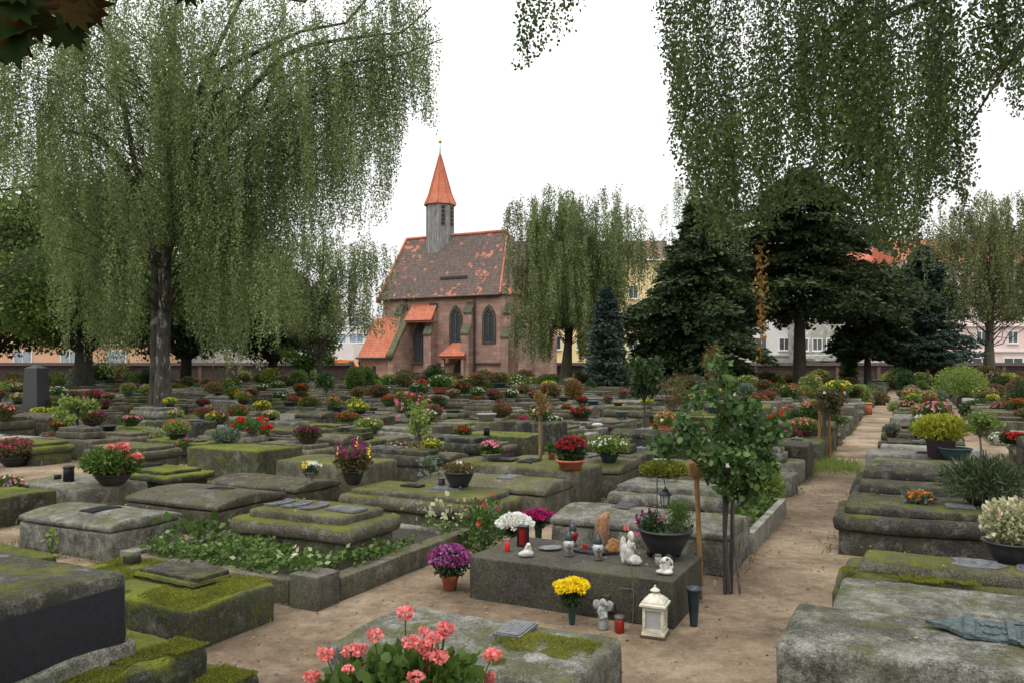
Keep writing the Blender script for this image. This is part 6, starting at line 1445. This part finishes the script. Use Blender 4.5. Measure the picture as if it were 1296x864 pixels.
t = vase('dark green vase of deep magenta chrysanthemums beside the white ones', W(7.05, -3.3, .0), .045, .28); t['category'] = 'flowers'; bunch(t, .28, .16, .06, ['deep', 'magenta'], 24, .06, np.random.RandomState(5), 44, .05)
t = vase('black cone vase hanging at the end of the mossy block in mid field', G(748, 627, .02), .07, .42, 'black')
pm = W(5.55, -3.4); t = thing('flower_pot', 'purple bush chrysanthemum in a terracotta pot at the left corner of the table grave', 'flowers', pm, 0, 'flower bowls on the graves'); container(t, 'pot', 'terra', .075, .125)
rng = np.random.RandomState(6); P, d = cloud(1300, (0, 0, .215), (.155, .155, .11), rng, .3); MB().add(*leafq(P, d+rng.randn(1300, 3)*.5, .03, .6, rng, True)).obj('foliage', 'leaf_dark', t)
MB().add(*blooms(190, (0, 0, .225), (.17, .17, .13), .036, rng, 'pom', .05)).obj('blooms', 'bloom_purple', t); MB().add(*blooms(110, (0, 0, .225), (.172, .172, .132), .034, rng, 'pom', .05)).obj('blooms', 'bloom_lilac', t)
plant('rose_bush', 'thin rose bush with small red blooms left of the white chrysanthemums', 'rose', 0, 0, 70, 75, None, 'black', 'leaf_mid', [('red', 1)], loc=W(6.75, -3.75), nb=8, bs=.06, dens=.25, group='standard shrubs and roses')
t = thing('glass_candle_holder', 'round terracotta dome ornament on the stone behind the cyclamen bowl', 'ornament', rest(265, 568)); s = t.location[1]/1000; MB().lathe([(.9*8*s, 0), (8*s, .02), (7.6*s, .06), (6*s, .1), (3*s, .125), (0, .13)], 16).obj('dome', 'terracotta', t)
def cyl(name, lab, px, py, w, h, mat, cat, lid=None):
    p = rest(px, py); s = p[1]/1000; t = thing(name, lab, cat, p, 0); r, hh = w*s/2, h*s
    MB().lathe([(0, 0), (r, 0), (r*.96, hh*.85), (r*.9, hh*.88)], 16).obj('body', mat, t); MB().lathe([(r*.9, hh*.87), (r*1.08, hh*.88), (r*1.08, hh*.96), (r*.9, hh), (0, hh)], 16).obj('lid', lid or mat, t)
cyl('grave_light', 'black cylindrical grave light on the plain low box stone', 87, 609, 13, 20, 'black_metal', 'lantern'); cyl('grave_light', 'tiny black jar left of the cylindrical grave light', 73, 606, 9, 6, 'black_metal', 'jar')
cyl('grave_light', 'dark cylindrical light above the pink geranium urn', 616, 551, 8, 11, 'black_metal', 'lantern'); cyl('grave_candle', 'red candle left of the pink and yellow daisies', 394, 546, 5, 9, 'candle_red', 'candle')
cyl('grave_light', 'dark brown cylinder light with orange lid beside the right-edge shrub bowl', 1242, 700, 18, 33, 'pot_brown', 'lantern', 'orange_paint'); cyl('grave_light', 'small dark box light left of the three-footed bowl', 559, 616, 9, 12, 'granite_dark', 'lantern')
cyl('terracotta_cup', 'terracotta cup left of the stonecrop bowl', 482, 594, 8, 14, 'terracotta', 'cup'); cyl('stone_pedestal', 'small reddish stone pedestal at the left path edge far along', 1098, 524, 11, 15, 'terracotta', 'pedestal')
t = thing('glass_vase', 'glass vase of white and yellow lilies on the ledge left of the heather bowl', 'flowers', rest(393, 611)); container(t, 'vase', 'grey', .06, .14); bunch(t, .12, .13, .08, ['white', 'yellow', 'white'], 9, .06, np.random.RandomState(8), 20, .06)
sculpt('rabbit_figurine', 'small white rabbit figurine on the mossy block in mid field', rest(435, 561), [('e', (0, 0, .07), (.06, .05, .07)), ('e', (0, 0, .16), (.04, .035, .04)), ('t', [(-.012, 0, .19), (-.015, 0, .26)], .014), ('t', [(.015, 0, .19), (.02, 0, .25)], .014)], 'white_plaster', 0, .014)
sculpt('sitting_figurine', 'grey sitting cherub figurine left of the heather bowl', rest(418, 612), [('e', (0, 0, .04), (.06, .04, .04), .15), ('e', (-.01, 0, .1), (.035, .03, .05)), ('e', (0, 0, .17), (.03, .03, .03)), ('e', (.05, 0, .09), (.03, .01, .05), .2)], 'grey_plaster', 0, .01)
sculpt('bowl_figurine', 'small white angel standing among dried plants in the three-footed bowl', rest(583, 619)+np.array([0, 0, .17]), [('e', (0, 0, .05), (.04, .035, .06), .1), ('e', (0, 0, .13), (.025, .025, .028)), ('e', (-.04, .01, .1), (.012, .008, .08)), ('e', (.03, 0, .06), (.03, .02, .05), .2)], 'white_plaster', 0, .008)
sculpt('white_oval_stone', 'smooth white oval stone on the slab between two empty bowls', rest(756, 539), [('e', (0, 0, .04), (.14, .09, .05))], 'white_plaster', 0, .02, 'stone', None)
t = thing('small_tombstone', 'little white upright tombstone before the chapel annex', 'tombstone', rest(491, 503)); MB().add(*rbox(0, 0, 0, .28, .12, .6, r=.03, res=.1, rough=.003), smooth=True).obj('stele', 'white_plaster', t)
t = thing('pink_windmill', 'pink toy pinwheel on a stick far right of the staked rose', 'pinwheel', rest(1037, 492)); MB().tube([(0, 0, 0), (0, 0, .9)], .02, 5).obj('stick', 'stake_wood', t)
for i in range(4): a = i*1.57+.6; MB().add([(0, -.03, .9), (.3*math.cos(a), -.03, .9+.3*math.sin(a)), (.22*math.cos(a+.6), -.1, .9+.22*math.sin(a+.6))], [(0, 1, 2)]).obj('blade', 'bloom_pink', t)
t = thing('black_tomb', 'polished black wedge-shaped tombstone below the magenta begonia', 'tombstone', W(13.2, -2.4, 0), ROT+.2, 'grave stones'); MB().prism([(-.5, .45), (.5, .45), (.5, .85), (-.5, .55)], -.1, .1).obj('wedge', 'granite_dark', t)
MB().box((0, .1, .22), (1.2, .5, .46)).obj('plinth', 'stone_dark', t)
t = thing('forked_twig', 'bare forked twig standing between the variegated cushion and red geranium', 'twig', rest(216, 572)); MB().tube([(0, 0, 0), (-.08, 0, .35), (-.16, 0, .6)], .014, 5).tube([(-.08, 0, .35), (.12, 0, .7), (.16, 0, .95)], .01, 5).obj('branch', 'bark_grey', t)

# ------------------------------------------------------------------ coral geranium in the foreground
s0_ = put_stone(2.15, 2.84, -2.2, -1.25, .33, 'block', 'stone_mossy', 'nearest grave stone, under the coral geranium at the bottom of the picture', seed=50, res=.08)
gp = at(512, 3.02, .34); t = thing('coral_geranium', 'coral-pink geranium in full flower, nearest plant at the bottom of the picture', 'flowers', gp); container(t, 'bowl', 'terra', .16, .14)
rng = np.random.RandomState(22); P, d = cloud(900, (0, 0, .24), (.34, .2, .16), rng, .3, -.5); D = d*.7+rng.randn(900, 3)*.4; D[:, 2] += .3
V, F = leafq(P, D, .05*(.6+.7*rng.rand(900)), 1.0, rng, True); MB().add(V, F).obj('leaves', 'leaf_mid', t)
hd = [(513, 776), (474, 804), (455, 822), (443, 824), (519, 812), (534, 817), (563, 796), (543, 826), (564, 799), (537, 799), (412, 828), (395, 856), (623, 829), (545, 842), (527, 857), (617, 858), (441, 847), (462, 847), (449, 858), (548, 808), (556, 832)]
for i, (px, py) in enumerate(hd):
    Y = 2.86+.22*rng.rand(); c = at(px, Y, H-(py-460)*Y/1000)-gp; r = .029 if i not in (16, 17, 18, 9) else .02; n = 75
    if i in (10, 11): c = at(px, 3.0, H-(py-460)*3.0/1000)-gp
    dd = rng.randn(n, 3); dd /= np.linalg.norm(dd, axis=1)[:, None]; dd[:, 2] = dd[:, 2]*.75+.2; P = c+dd*np.array([r, r, r*.75])*.8; D = np.cross(dd, rng.randn(n, 3))+dd*.6
    MB().add(*leafq(P, D, r*.62*(.7+.5*rng.rand(n)), .95, rng, True)).obj('flower_head', 'bloom_coral', t)
    MB().tube([(c[0]*.35, c[1]*.3, .16), (c[0]*.8, c[1]*.7, max(.2, c[2]*.6)), tuple(c)], .0028, 5).obj('flower_stalk', 'leaf_mid', t)
for (px, py) in ((620, 825), (590, 815), (505, 800), (470, 800)):
    Y = 3; c = at(px, Y, H-(py-460)*Y/1000)-gp; P, d = cloud(14, c, (.010, .010, .012), rng, .5); MB().add(*leafq(P, d, .010, .6, rng)).obj('buds', 'leaf_light', t)

# ------------------------------------------------------------------ grass, leaf litter and pebbles
rng = np.random.RandomState(55)
def ab_points(n, a0, a1, b0, b1, ease=1): return rng.uniform(0, 1, n)**ease*(a1-a0)+a0, rng.uniform(b0, b1, n)
def inside(a, b, m=0.0):
    k = np.zeros(len(a), bool)
    for (a0, a1, b0, b1, top, kd) in STONES:
        if a0 < 26: k |= (a > a0-m) & (a < a1+m) & (b > b0-m) & (b < b1+m)
    return k
a, b = ab_points(150000, 4, 26, -20, 4); P2 = np.stack([a, b, 0*a], -1); dn = fn(P2, .9, 1)+.5*fn(P2+5, 3)
near_ = inside(a, b, .09) & ~inside(a, b, 0); k = (near_ & (dn > -.35)) | ((dn > 1.05) & ~inside(a, b, .01) & ~((b > -1.35) & (b < -.8)) & (rng.rand(len(a)) < .8) & (a > 8))
a, b = a[k], b[k]; P = np.stack([a*U[0]+b*V_[0], a*U[1]+b*V_[1], 0*a], -1); D = rng.randn(len(P), 3)*.45; D[:, 2] = 1
print('grass', len(P)); Yd = P[:, 1]
tag(MB().add(*leafq(P, D, np.clip(.035+.0035*Yd, .04, .11)*(.5+rng.rand(len(P))), .14+0*.1, rng)).obj('grass', 'grass'), 'thin tufts of grass along the stone edges and path', 'grass', kind='stuff')
c = G(1042, 590); n = 2200; P = np.stack([c[0]+rng.randn(n)*.28, c[1]+rng.randn(n)*.5, 0*rng.rand(n)], -1); D = rng.randn(n, 3)*.5; D[:, 2] = 1
tag(MB().add(*leafq(P, D, .13*(.5+rng.rand(n)), .1, rng)).obj('grass', 'leaf_light'), 'bright grass tuft at the foot of the staked standard rose', 'grass', kind='stuff')
a, b = ab_points(5200, 2.5, 16, -12, 1.5, 1.3); k = ~inside(a, b, .02); a, b = a[k], b[k]; P = np.stack([a*U[0]+b*V_[0], a*U[1]+b*V_[1], .004+0*a], -1)[:3600]; D = rng.randn(len(P), 3); D[:, 2] *= .25
tag(MB().add(*leafq(P, D, .022*(.5+rng.rand(len(P))), .7, rng)).obj('fallen_leaves', 'dry_leaf'), 'small dry leaves scattered on the sand', 'leaves', kind='stuff')
tp = []
for (a0, a1, b0, b1, top, kd) in STONES:
    if a0 < 14:
        n = 26; aa = rng.uniform(a0+.1, a1-.1, n); bb = rng.uniform(b0+.15, b1-.15, n); tp.append(np.stack([aa*U[0]+bb*V_[0], aa*U[1]+bb*V_[1], np.full(n, top+.018)], -1))
tp = np.concatenate(tp); D = rng.randn(len(tp), 3); D[:, 2] *= .2
tag(MB().add(*leafq(tp, D, .018*(.5+rng.rand(len(tp))), .7, rng)).obj('birch_litter', 'dry_leaf'), 'tiny birch leaves fallen on the stone tops', 'leaves', kind='stuff')
a, b = ab_points(16000, 2.5, 13, -12, 1.2, 1.4); k = ~inside(a, b, .01); a, b = a[k][:5200], b[k][:5200]; pb = MB(); n = len(a)
P = np.stack([a*U[0]+b*V_[0], a*U[1]+b*V_[1], 0*a], -1); r = .004+.013*rng.rand(n)**3; oc = np.array([(1, 0, 0), (0, 1, 0), (-1, 0, 0), (0, -1, 0), (0, 0, .7)]); V = P[:, None, :]+oc[None]*r[:, None, None]*(.7+.6*rng.rand(n, 5, 1))
F = (np.array([(0, 1, 4), (1, 2, 4), (2, 3, 4), (3, 0, 4)])[None]+np.arange(n)[:, None, None]*5).reshape(-1, 3)
tag(pb.add(V.reshape(-1, 3), F).obj('pebbles', 'stone_pale'), 'loose gravel grains on the sandy paths', 'gravel', kind='stuff')
# ------------------------------------------------------------------ light, sky, camera
w = bpy.data.worlds.new('World'); S.world = w; w.use_nodes = True
nt = w.node_tree; bg = nt.nodes['Background']
sk = nt.nodes.new('ShaderNodeTexSky'); sk.sky_type = 'NISHITA'; sk.sun_disc = False
sk.sun_elevation = R(62); sk.sun_rotation = R(215); sk.air_density = 1.0; sk.dust_density = 6.0; sk.ozone_density = .6
hs = nt.nodes.new('ShaderNodeHueSaturation'); hs.inputs['Saturation'].default_value = .12
nt.links.new(sk.outputs[0], hs.inputs['Color'])
# overcast: cloud deck three times as bright overhead as at the horizon
tcw = nt.nodes.new('ShaderNodeTexCoord'); sw = nt.nodes.new('ShaderNodeSeparateXYZ'); nt.links.new(tcw.outputs['Generated'], sw.inputs[0])
mr = nt.nodes.new('ShaderNodeMapRange'); mr.inputs['From Min'].default_value = 0; mr.inputs['From Max'].default_value = 1; mr.inputs['To Min'].default_value = 5.6; mr.inputs['To Max'].default_value = 14.5; nt.links.new(sw.outputs[2], mr.inputs['Value'])
cn = nt.nodes.new('ShaderNodeTexNoise'); cn.inputs['Scale'].default_value = 1.6; cn.inputs['Detail'].default_value = 5; nt.links.new(tcw.outputs['Generated'], cn.inputs['Vector'])
cr = nt.nodes.new('ShaderNodeMapRange'); cr.inputs['From Min'].default_value = .3; cr.inputs['From Max'].default_value = .7; cr.inputs['To Min'].default_value = .9; cr.inputs['To Max'].default_value = 1.08; nt.links.new(cn.outputs[0], cr.inputs['Value'])
mm = nt.nodes.new('ShaderNodeMath'); mm.operation = 'MULTIPLY'; nt.links.new(mr.outputs[0], mm.inputs[0]); nt.links.new(cr.outputs[0], mm.inputs[1])
mx = nt.nodes.new('ShaderNodeMix'); mx.data_type = 'RGBA'; mx.inputs[0].default_value = .75
nt.links.new(mm.outputs[0], mx.inputs[7]); nt.links.new(hs.outputs[0], mx.inputs[6]); nt.links.new(mx.outputs[2], bg.inputs['Color'])
bg.inputs['Strength'].default_value = .15
sl = bpy.data.lights.new('sun', 'SUN'); sl.energy = .8; sl.angle = R(25); sl.color = (1, .96, .9)
so = bpy.data.objects.new('sun', sl); COL.objects.link(so)
az, el = R(215), R(62)
d = Vector((math.sin(az)*math.cos(el), math.cos(az)*math.cos(el), math.sin(el)))
so.rotation_euler = d.to_track_quat('Z', 'Y').to_euler()
cam = bpy.data.cameras.new('camera'); co = bpy.data.objects.new('camera', cam); COL.objects.link(co)
cam.sensor_width = 36; cam.lens = 1000/1296*36; cam.shift_y = (460-432)/1296
cam.clip_start = .05; cam.clip_end = 3000
co.location = (0, 0, H); co.rotation_euler = (R(90), 0, 0)
S.camera = co
S.view_settings.view_transform = 'Standard'; S.view_settings.look = 'None'; S.view_settings.gamma = 1
S.view_settings.exposure = 0.3
S.cycles.max_bounces = 6; S.cycles.transparent_max_bounces = 8; S.cycles.diffuse_bounces = 3
